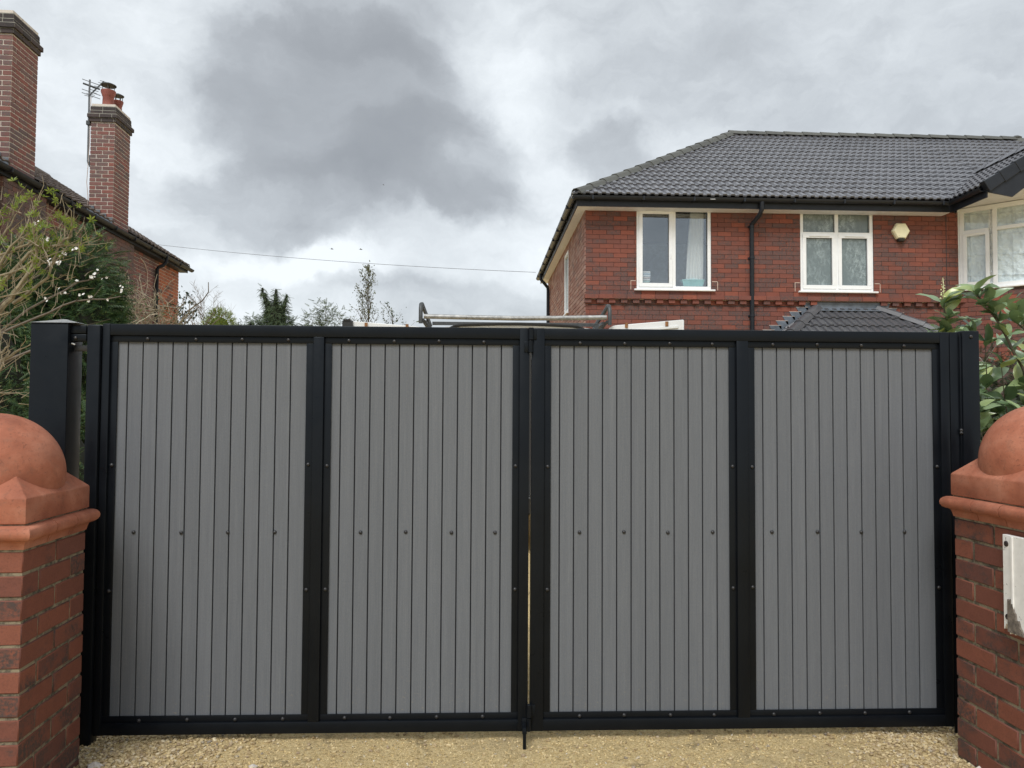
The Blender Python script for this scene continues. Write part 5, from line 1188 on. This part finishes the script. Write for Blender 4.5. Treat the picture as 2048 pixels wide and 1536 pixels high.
# ------------------------------------------------------------------ vegetation
FR_V, FR_F = [], []
def frond_template():
    v = []; f = []
    def tri(a, b, c): k = len(v); v.extend([a, b, c]); f.append((k, k+1, k+2))
    n = 6
    for i in range(n):
        t = i/n; x = t*0.85; L = 0.34*(1-t*0.55)
        for s in (-1, 1):
            tri((x, 0, -0.10*t*t), (x+0.10, s*0.012, -0.10*t*t), (x+L*0.78, s*L*0.62, -0.10*t*t-L*0.22))
    tri((0, -0.02, 0), (0, 0.02, 0), (1.0, 0, -0.16))
    return v, f
FV, FF = frond_template()
def crown_pts(n, fn):
    P = []; N = []
    while len(P) < n:
        r = fn()
        if r is not None: P.append(r[0]); N.append(r[1])
    return np.array(P), np.array(N)
def cyp_tree(name, label, base, blobs, n, size, m, droop=0.5, cat='tree', group=None, core=True, trunk_h=1.2, tr=0.06, up=0.0, coremat=None, clump=0.25):
    """blobs: list of (x,y,z,rx,ry,rz) ellipsoids in world coordinates"""
    T = thing(name, label, cat, base, 0, group)
    link('trunk', MB().tube([(base[0], base[1], -0.05), (base[0]+0.03, base[1], trunk_h*0.5), (base[0], base[1]+0.02, trunk_h)], [tr, tr*0.8, tr*0.5], 8).mesh('trunk', M_BARK2, smooth=True), T, True)
    vol = np.array([b[3]*b[4]+b[3]*b[5]+b[4]*b[5] for b in blobs]); vol = vol/vol.sum()
    P = []; N = []
    for b, w in zip(blobs, vol):
        k = max(30, int(n*w)); d = rand_dirs(k)
        lump = np.sin(d[:, 0]*5+b[0]*3)*np.sin(d[:, 2]*7+b[2]*5+d[:, 1]*4)+0.6*np.sin(d[:, 1]*11+d[:, 2]*13+1)*np.sin(d[:, 0]*12)
        rr_ = rng.uniform(0.72, 1.0, k)+clump*0.35*lump
        p = np.array(b[:3])+d*np.array(b[3:6])*rr_[:, None]
        nn = d/np.array(b[3:6]); nn /= np.linalg.norm(nn, axis=1, keepdims=True)
        P.append(p); N.append(nn)
    P = np.concatenate(P); N = np.concatenate(N)
    keep = np.ones(len(P), bool)
    for i, b in enumerate(blobs):
        q = (P-np.array(b[:3]))/np.array(b[3:6]); keep &= (np.linalg.norm(q, axis=1) > 0.62)
    P = P[keep]; N = N[keep]; K = len(P)
    D = N+rng.normal(size=(K, 3))*0.35; D[:, 2] += up-droop*rng.uniform(0.3, 1.2, K)
    Up = N*0.8+rng.normal(size=(K, 3))*0.3+np.array([0, 0, 0.5])
    S = size*rng.uniform(0.6, 1.3, K)
    o = scatter('crown', FV, FF, frames(P, D, Up, S), m, T, True)
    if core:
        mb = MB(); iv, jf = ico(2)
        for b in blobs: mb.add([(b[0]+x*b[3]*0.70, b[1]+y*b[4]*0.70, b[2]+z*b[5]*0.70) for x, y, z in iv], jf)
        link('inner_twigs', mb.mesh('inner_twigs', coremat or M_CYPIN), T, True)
    return T
# big cypress hedge tree left
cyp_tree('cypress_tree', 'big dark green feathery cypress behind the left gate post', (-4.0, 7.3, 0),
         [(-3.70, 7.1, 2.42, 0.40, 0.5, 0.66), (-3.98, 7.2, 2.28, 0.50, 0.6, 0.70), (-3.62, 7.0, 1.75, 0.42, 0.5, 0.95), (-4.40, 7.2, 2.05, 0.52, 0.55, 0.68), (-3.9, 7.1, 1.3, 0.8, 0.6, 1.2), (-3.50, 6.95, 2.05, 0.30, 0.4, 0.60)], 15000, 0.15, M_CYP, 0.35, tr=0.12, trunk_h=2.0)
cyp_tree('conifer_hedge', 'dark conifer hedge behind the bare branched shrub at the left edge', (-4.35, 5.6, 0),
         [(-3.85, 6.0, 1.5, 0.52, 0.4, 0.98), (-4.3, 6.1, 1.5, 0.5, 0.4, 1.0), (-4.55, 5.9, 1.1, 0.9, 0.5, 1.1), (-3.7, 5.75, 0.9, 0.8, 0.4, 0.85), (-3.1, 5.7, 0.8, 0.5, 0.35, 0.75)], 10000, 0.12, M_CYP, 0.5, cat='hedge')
# background trees
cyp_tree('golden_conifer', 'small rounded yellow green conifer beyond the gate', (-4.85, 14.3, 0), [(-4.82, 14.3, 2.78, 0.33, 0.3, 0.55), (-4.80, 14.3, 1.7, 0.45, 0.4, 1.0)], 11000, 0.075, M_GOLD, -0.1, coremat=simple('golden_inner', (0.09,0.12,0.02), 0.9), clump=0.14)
def weeping():
    b = []
    def limb(x, z, tipx, tipz, r=0.13):
        for k in range(6): t = k/5; b.append((x+(tipx-x)*t, 16.4, z+(tipz-z)*t, r*(1-t*0.65), r*(1-t*.65), 0.20*(1-0.5*t)))
    b.append((-4.36, 16.4, 2.95, 0.42, 0.42, 0.62)); b.append((-4.33, 16.4, 3.35, 0.26, 0.28, 0.36)); b.append((-4.4, 16.4, 1.9, 0.9, 0.6, 1.1)); b.append((-4.85, 16.4, 2.95, 0.16, 0.2, 0.52)); b.append((-4.05, 16.4, 2.9, 0.28, 0.25, 0.46)); b.append((-4.65, 16.4, 2.9, 0.3, 0.25, 0.5)); b.append((-5.0, 16.4, 2.85, 0.16, 0.2, 0.45)); b.append((-3.9, 16.4, 2.75, 0.2, 0.2, 0.42))
    limb(-4.45, 3.4, -4.64, 3.97, 0.11); limb(-4.36, 3.5, -4.36, 3.95, 0.10); limb(-4.25, 3.4, -4.13, 3.84, 0.10)
    return b
cyp_tree('weeping_cypress', 'dark blue green cypress with drooping ragged tips beyond the gate', (-4.5, 16.4, 0), weeping(), 12000, 0.13, M_WEEP, 0.9, clump=0.4, trunk_h=2.6)
cyp_tree('low_shrub', 'low grey green shrub at the foot of the drooping cypress', (-5.3, 15.4, 0), [(-4.80, 15.4, 2.75, 0.20, 0.2, 0.42), (-4.62, 15.4, 2.55, 0.3, 0.3, 0.52), (-4.1, 15.4, 2.6, 0.30, 0.25, 0.42)], 1500, 0.10, M_PALE, 0.4, cat='shrub')

def branch_tree(name, label, base, height, spread, n_br, leaf_n, leaf_size, m_leaf, m_bark, lean=0.0, conical=True, tr=0.03, cat='tree', leaf=None, up=0.8, seed=1, zmin=0.35, droop=0.0, twig=3, gname=None):
    rs = random.Random(seed); T = thing(name, label, cat, base, 0, gname)
    b = Vector(base); top = b+Vector((lean, 0, height)); tm = MB()
    tp = [b.lerp(top, t)+Vector((rs.uniform(-.02, .02)*height*0.3, rs.uniform(-.02, .02), 0)) if 0 < t < 1 else b.lerp(top, t) for t in [i/8 for i in range(9)]]
    tm.tube(tp, [tr*(1-t*0.88) for t in [i/8 for i in range(9)]], 6)
    link('trunk', tm.mesh('trunk', m_bark, smooth=True), T, True)
    bm_ = MB(); L = []
    for k in range(n_br):
        t = zmin+(1-zmin)*((k+rs.random())/n_br)*0.96; p0 = b.lerp(top, t); a = rs.uniform(0, 6.283)
        l = spread*((1-t)/(1-zmin)*0.9+0.10 if conical else 0.5+0.5*math.sin(math.pi*min(1, (t-zmin)/(1-zmin)+0.15)))*rs.uniform(0.7, 1.15)
        d = Vector((math.cos(a), math.sin(a)*0.8, up*rs.uniform(0.6, 1.2))).normalized(); pts = [p0]; p = p0.copy(); nseg = 5
        for s in range(nseg):
            d = (d+Vector((rs.uniform(-.25, .25), rs.uniform(-.25, .25), rs.uniform(-.1, .18)-droop))).normalized(); p = p+d*l/nseg; pts.append(p.copy()); L.append((p.copy(), d.copy()))
            for w in range(twig):
                if rs.random() < 0.6:
                    dd = (d+Vector((rs.uniform(-1, 1), rs.uniform(-1, 1), rs.uniform(-.5, .8)))).normalized(); q = p+dd*l*0.22; bm_.tube([p, q], [tr*0.10, tr*0.04], 3, False); L.append((q, dd))
        bm_.tube(pts, [tr*0.35*(1-t)*(1-i/6)+tr*0.07 for i in range(nseg+1)], 4, False)
    link('branches', bm_.mesh('branches', m_bark), T, True)
    if leaf_n:
        idx = [rs.randrange(len(L)) for _ in range(leaf_n)]; P = np.array([L[i][0]+Vector((rs.gauss(0, leaf_size*0.8), rs.gauss(0, leaf_size*0.8), rs.gauss(0, leaf_size*0.8))) for i in idx])
        D = np.array([L[i][1] for i in idx])+rng.normal(size=(leaf_n, 3))*0.6; D[:, 2] -= droop*3
        lv, lf = leaf if leaf else LEAF4
        scatter('crown', lv, lf, frames(P, D, rng.normal(size=(leaf_n, 3))+np.array([0, 0, 1.2]), leaf_size*rng.uniform(0.6, 1.3, leaf_n)), m_leaf, T, True)
    return T
LEAF4 = ([(0, 0, 0), (0.45, 0.22, 0.05), (1, 0, -0.03), (0.45, -0.22, 0.05)], [(0, 1, 2), (0, 2, 3)])
D2 = 18.0
branch_tree('slender_tree', 'tall slender leafless tree with catkins right of the drooping cypress', (-2.66, D2, 0), 4.86, 1.05, 46, 1700, 0.055, leafy('catkin_leaf', [(0, (0.09,0.10,0.06)), (1, (0.20,0.22,0.10))], 0.7, 0.2), M_BARK2, tr=0.05, up=1.5, seed=5, zmin=0.40, twig=2)
branch_tree('twiggy_shrub', 'open twiggy shrub to the right of the slender tree', (-2.10, 18.2, 0), 3.80, 0.85, 34, 700, 0.06, M_PALE, M_BARK2, conical=False, tr=0.035, up=1.3, seed=9, zmin=0.3, cat='shrub')
branch_tree('feathery_conifer', 'pale feathery young conifer just left of the open van door', (-3.02, 15.0, 0), 3.55, 0.75, 40, 1100, 0.13, M_PALE, M_BARK2, tr=0.03, up=0.5, seed=11, zmin=0.35, leaf=(FV, FF), twig=1, gname='feathery young conifers beyond the gate', droop=0.04)
branch_tree('feathery_conifer', 'second thinner feathery conifer, between the pale one and the drooping cypress', (-3.35, 15.4, 0), 3.36, 0.55, 30, 650, 0.12, M_PALE, M_BARK2, tr=0.03, up=0.5, seed=13, zmin=0.4, leaf=(FV, FF), twig=1, gname='feathery young conifers beyond the gate', droop=0.03)
branch_tree('feathery_conifer', 'small thin topped feathery conifer nearest to the van door', (-2.86, 15.6, 0), 3.44, 0.40, 26, 420, 0.11, M_PALE, M_BARK2, tr=0.025, up=0.5, seed=15, zmin=0.5, leaf=(FV, FF), twig=1, gname='feathery young conifers beyond the gate', droop=0.03)
branch_tree('birch_tree', 'distant bare birch with fine twigs behind the round golden conifer', (-10.7, 30, 0), 5.75, 1.7, 70, 0, 0.1, M_PALE, simple('grey_twig', (0.19,0.165,0.15), 0.9), conical=False, tr=0.05, up=1.2, seed=21, zmin=0.35, twig=4)
branch_tree('holly_bush', 'dark leaved bush with bare dead sticks at the corner of the old house', (-3.98, 10.4, 0), 2.92, 0.42, 26, 750, 0.055, M_HOLLY, M_BARK2, conical=False, tr=0.03, up=1.0, seed=23, zmin=0.35, cat='shrub')
hb = bpy.data.objects['holly_bush']
stx = MB()
for pl_, r0 in (([(-4.1, 2.2), (-3.92, 2.72), (-3.70, 2.88), (-3.62, 3.00), (-3.625, 3.13)], 0.012), ([(-4.2, 2.35), (-3.95, 2.62), (-3.74, 2.80)], 0.010), ([(-3.95, 2.1), (-3.70, 2.5), (-3.53, 2.74)], 0.012), ([(-3.85, 2.2), (-3.55, 2.58), (-3.37, 2.74)], 0.009)):
    stx.tube([(x, 10.3, z) for x, z in pl_], [r0*(1-0.7*k/len(pl_)) for k in range(len(pl_))], 5)
link('dead_sticks', stx.mesh('dead_sticks', M_BARK2), hb, True)

# tangle of pale dead climber stems by the old house
def tangle():
    rs = random.Random(4); T = thing('dead_climber', 'tangled straw coloured dead climber stems beside the cypress', 'climber', (-4.3, 9.2, 0)); mb = MB()
    for k in range(420):
        x = rs.uniform(-4.35, -3.58); zmax = 2.95-0.42*(x+4.35)/0.77; z = rs.uniform(1.6, zmax); p = Vector((x, 9.2+rs.uniform(-.3, .3), z)); d = Vector((rs.uniform(-1, 1), rs.uniform(-.4, .4), rs.uniform(-.3, 1.2))).normalized(); pts = [p.copy()]
        for s in range(6): d = (d+Vector((rs.uniform(-.5, .5), rs.uniform(-.3, .3), rs.uniform(-.45, .4)))).normalized(); p = p+d*rs.uniform(0.03, 0.09); pts.append(p.copy())
        mb.tube(pts, rs.uniform(0.002, 0.006), 3, False)
    o = link('stems', mb.mesh('stems', M_STALK), T, True); o['kind'] = 'stuff'
    n = 900; P = np.c_[rng.uniform(-4.4, -3.6, n), rng.uniform(8.9, 9.5, n), rng.uniform(1.5, 2.72, n)]
    scatter('leaves', *LEAF4, frames(P, rand_dirs(n), rand_dirs(n), 0.045*rng.uniform(0.6, 1.3, n)), M_PALE, T, True)['kind'] = 'stuff'
tangle()

# foreground shrub with bare tan branches, young yellow leaves
def bare_shrub():
    rs = random.Random(12); base = Vector((-3.55, 4.75, 0)); T = thing('bare_shrub', 'cut back shrub with tan bare branches and yellow green young leaves at the left edge', 'shrub', base)
    tips = []; 
    def grow(mb, p, d, l, r, depth):
        pts = [p.copy()]; n = 5; rad = [r]
        for s in range(n):
            d = (d+Vector((rs.uniform(-.10, .10), rs.uniform(-.10, .10), rs.uniform(-.06, .09)))).normalized(); p = p+d*l/n; pts.append(p.copy()); rad.append(r*(1-0.45*(s+1)/n))
            if depth < 2 and s > 0 and rs.random() < 0.75:
                dd = (d+Vector((rs.uniform(-.8, .8), rs.uniform(-.5, .5), rs.uniform(-.2, .7)))).normalized(); grow(mb, p.copy(), dd, l*rs.uniform(0.35, 0.6), r*0.5, depth+1)
        mb.tube(pts, rad, 7 if depth == 0 else 5, True); tips.append((pts[-1], d.copy())); tips.append((pts[-3], d.copy()))
    # main limbs as (x, z) runs at the shrub's own depth
    mains = [([(-3.45, 0.9), (-2.94, 1.84), (-2.79, 2.06), (-2.69, 2.17), (-2.62, 2.34)], 0.020), ([(-2.79, 2.06), (-2.60, 2.22), (-2.53, 2.42)], 0.011),
             ([(-3.4, 1.4), (-2.94, 2.07), (-2.70, 2.37), (-2.54, 2.42), (-2.46, 2.47)], 0.014), ([(-3.3, 1.5), (-2.94, 2.16), (-2.86, 2.28), (-2.71, 2.50)], 0.013),
             ([(-3.1, 1.2), (-2.92, 2.22), (-2.89, 2.44), (-2.86, 2.61)], 0.010), ([(-3.0, 2.2), (-2.86, 2.48), (-2.80, 2.60)], 0.008), ([(-3.3, 1.78), (-2.94, 1.91), (-2.73, 1.99)], 0.009),
             ([(-3.4, 1.45), (-2.94, 1.78), (-2.76, 1.91)], 0.010), ([(-3.15, 1.0), (-2.94, 1.58), (-2.89, 1.70), (-2.80, 1.86)], 0.021), ([(-2.87, 1.72), (-2.75, 1.79)], 0.012), ([(-2.90, 1.66), (-2.82, 1.74), (-2.75, 1.80)], 0.010),
             ([(-3.0, 1.25), (-2.87, 1.54), (-2.75, 1.77)], 0.009), ([(-3.2, 1.46), (-2.94, 1.52), (-2.865, 1.535)], 0.013), ([(-3.2, 1.9), (-2.97, 2.3), (-2.97, 2.52)], 0.010), ([(-3.2, 1.9), (-2.9, 2.18), (-2.66, 2.30), (-2.56, 2.34)], 0.010),
             ([(-3.1, 2.0), (-2.84, 2.36), (-2.66, 2.58)], 0.008), ([(-3.3, 1.2), (-2.97, 1.62), (-2.90, 1.95), (-2.84, 2.13)], 0.008), ([(-3.2, 1.7), (-2.88, 2.05), (-2.63, 2.12)], 0.008), ([(-3.15, 1.9), (-2.90, 2.33), (-2.70, 2.41), (-2.62, 2.52)], 0.009)]
    for i, (pl_, r) in enumerate(mains):
        yy = 4.60+rs.uniform(-.10, .12); mb = MB(); ctl = [Vector((x, yy, z)) for x, z in pl_]; q = []
        for a, b in zip(ctl[:-1], ctl[1:]):
            for k in range(4): q.append(a.lerp(b, k/4)+Vector((rs.uniform(-.007, .007), rs.uniform(-.01, .01), rs.uniform(-.007, .007))))
        q.append(ctl[-1]); n = len(q); mb.tube(q, [r*(1-0.60*k/n) for k in range(n)], 7)
        for k in range(n//2, n):
            if rs.random() < 0.55:
                d = (q[k]-q[k-1]).normalized(); dd = (d+Vector((rs.uniform(-.7, .7), rs.uniform(-.4, .4), rs.uniform(-.3, .6)))).normalized(); grow(mb, q[k].copy(), dd, rs.uniform(0.08, 0.20), r*0.30, 1)
        tips.append((q[-1], Vector((.3, 0, .9)))); tips.append((q[-3], Vector((.3, 0, .9))))
        link('branch', mb.mesh('branch', M_BARK, smooth=True), T, True)
    fine = MB()
    for k in range(240):
        p, d = rs.choice(tips); p = p+Vector((rs.uniform(-.2, .15), rs.uniform(-.15, .15), rs.uniform(-.30, .02))); dd = (d+Vector((rs.uniform(-.9, .9), rs.uniform(-.5, .5), rs.uniform(-.6, .9)))).normalized()
        q = p+dd*rs.uniform(0.03, 0.09); fine.tube([p, q, q+(dd+Vector((rs.uniform(-.6, .6), 0, rs.uniform(-.4, .6)))).normalized()*rs.uniform(0.02, 0.06)], [0.0028, 0.002, 0.001], 3, False)
    link('fine_twigs', fine.mesh('fine_twigs', M_STALK), T, True)['kind'] = 'stuff'
    # whorls of young leaves
    hi = [t for t in tips if t[0].z > 2.15]+[t for t in tips if t[0].z > 1.3][:14]; me = None
    v = []; f = []
    for k in range(6):
        a = k*1.047; c, s = math.cos(a), math.sin(a); b = len(v)
        v += [(0, 0, 0), (0.5*c-0.17*s, 0.5*s+0.17*c, 0.32), (1.0*c, 1.0*s, 0.42), (0.5*c+0.17*s, 0.5*s-0.17*c, 0.32)]; f += [(b, b+1, b+2), (b, b+2, b+3)]
    wh = MB().add(v, f).mesh('leaf_cluster', M_YEL)
    for k in range(170):
        p, d = rs.choice(hi); o = link('leaf_cluster', wh, T)
        o.location = p-base+Vector((rs.gauss(0, .035), rs.gauss(0, .04)-.02, rs.gauss(-.01, .03))); o.rotation_euler = (rs.uniform(0.1, 1.5), rs.uniform(-.9, .9), rs.uniform(0, 6)); sc_ = rs.uniform(0.018, 0.036); o.scale = (sc_,)*3
bare_shrub()
def blossom():
    rs = random.Random(5); T = thing('blossom_shrub', 'thin dark twigs with small white blossoms in front of the cypress', 'shrub', (-3.7, 5.4, 0)); mb = MB()
    def P(x, z): return Vector((x, 5.3, z))
    lines = [[P(-3.75, 0.0), P(-3.7, 1.4), P(-3.45, 1.95), P(-3.1, 2.28), P(-2.84, 2.48)], [P(-3.7, 1.3), P(-3.4, 1.8), P(-3.05, 2.10), P(-2.72, 2.30), P(-2.6, 2.36)], [P(-3.5, 1.8), P(-3.0, 2.06), P(-2.75, 2.16), P(-2.45, 2.20)], [P(-3.7, 1.5), P(-3.5, 2.2), P(-3.2, 2.5), P(-2.95, 2.58)], [P(-3.5, 1.6), P(-3.0, 1.85), P(-2.7, 2.0), P(-2.52, 1.99)]]
    fl_pts = []
    for l in lines:
        pts = []
        for a, b in zip(l[:-1], l[1:]):
            for k in range(3): pts.append(a.lerp(b, k/3)+Vector((rs.uniform(-.012, .012), rs.uniform(-.02, .02), rs.uniform(-.012, .012))))
        pts.append(l[-1]); n = len(pts); mb.tube(pts, [0.009*(1-i/n)+0.0025 for i in range(n)], 5); fl_pts += pts[n//2:]
        for p in pts[4:]:
            if rs.random() < 0.7:
                q = p+Vector((rs.uniform(-.10, .16), rs.uniform(-.05, .05), rs.uniform(-.08, .14))); mb.tube([p, q], [0.003, 0.0015], 3, False); fl_pts.append(q)
    link('stems', mb.mesh('stems', M_BARK2), T, True)
    v = []; f = []
    for k in range(5):
        a = k*1.2566; c, s = math.cos(a), math.sin(a); b = len(v); v += [(0, 0, 0), (0.55*c-0.35*s, 0.55*s+0.35*c, 0.25), (1.0*c, 1.0*s, 0.2), (0.55*c+0.35*s, 0.55*s-0.35*c, 0.25)]; f += [(b, b+1, b+2), (b, b+2, b+3)]
    fl_pts = [p for p in fl_pts if p.z > 2.17 and p.x > -3.0]
    fm = MB().add(v, f).mesh('flower', M_PETAL)
    for k in range(34):
        p = rs.choice(fl_pts); 
        for _ in range(rs.choice((1, 1, 2, 3))):
            o = link('flower', fm, T); o.location = p-T.location+Vector((rs.gauss(0, .012), -0.01+rs.gauss(0, .01), rs.gauss(0, .012))); o.rotation_euler = (rs.uniform(0.7, 2.0), rs.uniform(-.6, .6), rs.uniform(-.6, .6)); o.scale = (rs.uniform(0.008, 0.014),)*3
blossom()

# glossy leaved shrub on the right
def leaf_big():
    v = []; f = []; n = 7
    for i in range(n+1):
        t = i/n; w = 0.205*math.sin(math.pi*min(1, t**0.85*0.98+0.01))**0.8*(1 if t < 1 else 0); x = t; z = 0.05*math.sin(math.pi*t)-0.16*t*t
        v += [(x, -w, z+0.20*w), (x, 0, z-0.0), (x, w, z+0.20*w)]
    for i in range(n):
        a = 3*i; f += [(a, a+3, a+4, a+1), (a+1, a+4, a+5, a+2)]
    # raised pale midrib
    b = len(v); v += [(0, -0.008, 0.004), (0, 0.008, 0.004)]
    for i in range(1, n+1): t = i/n; z = 0.05*math.sin(math.pi*t)-0.16*t*t+0.004; v += [(t, -0.008*(1-t), z), (t, 0.008*(1-t), z)]
    g0 = len(f)
    for i in range(n): f.append((b+2*i, b+2*i+1, b+2*i+3, b+2*i+2))
    return v, f, g0
def shrub_right():
    rs = random.Random(31); base = Vector((2.95, 4.45, 0)); T = thing('evergreen_shrub', 'evergreen shrub with large glossy oval leaves behind the right gate post', 'shrub', base)
    v, f, g0 = leaf_big(); lm = MB().add(v, f); lm.m = [0]*g0+[1]*(len(f)-g0)
    def vary(kx, kz):
        q = MB(); q.v = [(x, y*kx, z*kz+0.04*math.sin(9*x+5*y)*abs(y)*4) for x, y, z in lm.v]; q.f = lm.f; q.m = lm.m; 
        me = bpy.data.meshes.new('leaf'); me.from_pydata(q.v, [], q.f); me.materials.append(M_LAUREL); me.materials.append(M_VEIN); me.polygons.foreach_set('material_index', q.m); me.polygons.foreach_set('use_smooth', [True]*len(q.f)); me.update(); return me
    meshes = [vary(1.0, 1.0), vary(0.85, 1.8), vary(1.15, 0.6), vary(1.0, 2.4)]
    stems = MB(); nodes = []
    def stem(pts, r):
        q = []; P_ = [Vector(p) for p in pts]
        for a, b in zip(P_[:-1], P_[1:]):
            for k in range(4): q.append(a.lerp(b, k/4)+Vector((rs.uniform(-.01, .01), rs.uniform(-.01, .01), rs.uniform(-.01, .01))))
        q.append(P_[-1]); n = len(q); stems.tube(q, [r*(1-0.7*i/n) for i in range(n)], 6)
        for i in range(n//3, n): nodes.append((q[i], (q[i]-q[i-1]).normalized(), i/n))
        return q
    Y = 4.25
    stem([(2.9, Y, 0), (2.85, Y, 0.9), (2.75, Y, 1.5), (2.62, Y-0.05, 1.85), (2.56, Y-0.1, 2.06)], 0.014)
    stem([(3.0, Y, 0), (3.1, Y-0.1, 1.0), (3.05, Y-0.1, 1.6), (2.80, Y-0.2, 1.95), (2.68, Y-0.2, 2.08)], 0.013)
    stem([(2.85, Y, 0.6), (2.68, Y, 1.2), (2.62, Y, 1.6), (2.58, Y, 1.85)], 0.010)
    stem([(2.9, Y, 0.8), (2.95, Y-.15, 1.3), (3.1, Y-.2, 1.7), (3.25, Y-.2, 1.95)], 0.010)
    stem([(2.85, Y+.1, 0.5), (2.70, Y+.1, 1.1), (2.60, Y+.1, 1.4)], 0.009)
    stem([(2.95, Y, 0.7), (3.0, Y-.2, 1.2), (2.85, Y-.3, 1.45)], 0.008)
    stem([(3.1, Y, 0.9), (3.2, Y, 1.4), (3.05, Y-.1, 1.85), (2.95, Y-.1, 2.02)], 0.010)
    stem([(2.9, Y+.2, 0.9), (2.7, Y+.2, 1.5), (2.58, Y+.2, 1.80)], 0.008)
    for k in range(34): stem([(rs.uniform(2.6, 3.2), Y+rs.uniform(0, .3), rs.uniform(0.3, 0.9)), (rs.uniform(2.55, 3.3), Y+rs.uniform(-.1, .4), rs.uniform(0.9, 1.3)), (rs.uniform(2.60, 3.4), Y+rs.uniform(-.2, .4), rs.uniform(1.35, 1.92))], 0.006)
    link('stems', stems.mesh('stems', M_BARK2, smooth=True), T, True)
    cand = []
    for i, (p, d, t) in enumerate(nodes):
        k = 4 if t > 0.62 else 2
        for _ in range(k):
            a = rs.uniform(0, 6.283); out = Vector((math.cos(a), math.sin(a)*0.9-0.25, rs.uniform(-0.15, 0.75))).normalized()
            cand.append((p+d*rs.uniform(-.03, .03), (out+d*0.5).normalized(), rs.uniform(0.095, 0.165)))
    cand.sort(key=lambda c: (c[0].y - 0.2*c[0].z))
    mi = 0; front = [c for c in cand if c[0].z > 1.0][:290]; fs = set(map(id, front)); back = [c for c in cand if id(c) not in fs][:1500]
    def mtx(c):
        p, d, s = c; up = Vector((rs.gauss(0, .45), -0.55+rs.gauss(0, .35), 1.0)); y = up.cross(d).normalized(); z = d.cross(y)
        return Matrix(((d.x*s, y.x*s, z.x*s, p.x), (d.y*s, y.y*s, z.y*s, p.y), (d.z*s, y.z*s, z.z*s, p.z), (0, 0, 0, 1)))
    for c in front:
        o = link('leaf', rs.choice(meshes), T); o.matrix_local = Matrix.Translation(-base) @ mtx(c)
    bv, bf = v[:24], [q for q in f[:g0]]
    Ms_ = [np.array(mtx(c)) for c in back]
    o = scatter('foliage', bv, bf, np.array(Ms_), M_LAUREL, T, True, True); o['kind'] = 'stuff'
    # flower spikes
    for (x, y, z) in ((2.56, Y-0.1, 2.06), (3.12, Y-0.2, 1.55)):
        mb = MB().tube([(x, y, z), (x+0.004, y, z+0.06), (x, y, z+0.13)], [0.003, 0.0025, 0.0015], 5); iv, jf = ico(1)
        for k in range(22):
            t = k/21; a = k*2.4; r_ = 0.011*(1-0.7*t)+0.002; mb.add([(x+r_*math.cos(a)+vx*0.006*(1.2-t), y+r_*math.sin(a)+vy*0.006*(1.2-t), z+0.01+0.125*t+vz*0.006*(1.2-t)) for vx, vy, vz in iv], jf)
        link('flower_spike', mb.mesh('flower_spike', M_BLOSSOM, smooth='all'), T, True)
shrub_right()
# dark hedge behind the evergreen shrub
cyp_tree('hedge', 'dense dark hedge behind the glossy leaved shrub on the right', (3.5, 5.2, 0), [(3.6, 5.35, 0.95, 0.50, 0.35, 0.92), (3.35, 5.30, 0.8, 0.32, 0.3, 0.85), (4.1, 5.3, 1.0, 0.6, 0.35, 0.98)], 6000, 0.10, M_HOLLY, 0.2, cat='hedge', trunk_h=0.8)

# distant birds
def bird(p, s, yaw, label):
    b = MB(); iv, jf = ico(2); b.add([(x*1.0, y*0.22, z*0.20) for x, y, z in iv], jf)
    for sg in (-1, 1): b.add([(0.25, sg*0.1, 0.05), (-0.3, sg*0.1, 0.05), (-0.35, sg*1.0, 0.45), (0.15, sg*0.9, 0.5), (-0.45, sg*1.9, 0.25), (0.25, sg*0.1, 0.0), (-0.3, sg*0.1, 0.0), (-0.35, sg*1.0, 0.42), (0.15, sg*0.9, 0.47)], [(0,1,2,3), (3,2,4), (5,8,7,6), (8,4,7), (0,3,8,5)])
    b.add([(-0.8, 0, 0.05), (-1.5, 0.25, 0.03), (-1.5, -0.25, 0.03), (-0.8, 0, -0.05)], [(0,1,2), (3,2,1), (0,2,3)])
    o = link('bird', b.mesh('bird', M_BIRD)); o.location = p; o.rotation_euler = (0, 0.1, yaw); o.scale = (s,)*3; tag(o, label, 'bird', 'birds flying over'); return o
bird((-14.6, 75.0, 17.2), 0.16, 0.1, 'left one of the two distant birds flying low over the wire')
bird((-11.8, 75.0, 17.2), 0.16, -0.1, 'right one of the two distant birds flying low over the wire')
bird((-9.7, 75.0, 23.6), 0.09, 0.4, 'single tiny bird high against the dark grey cloud')
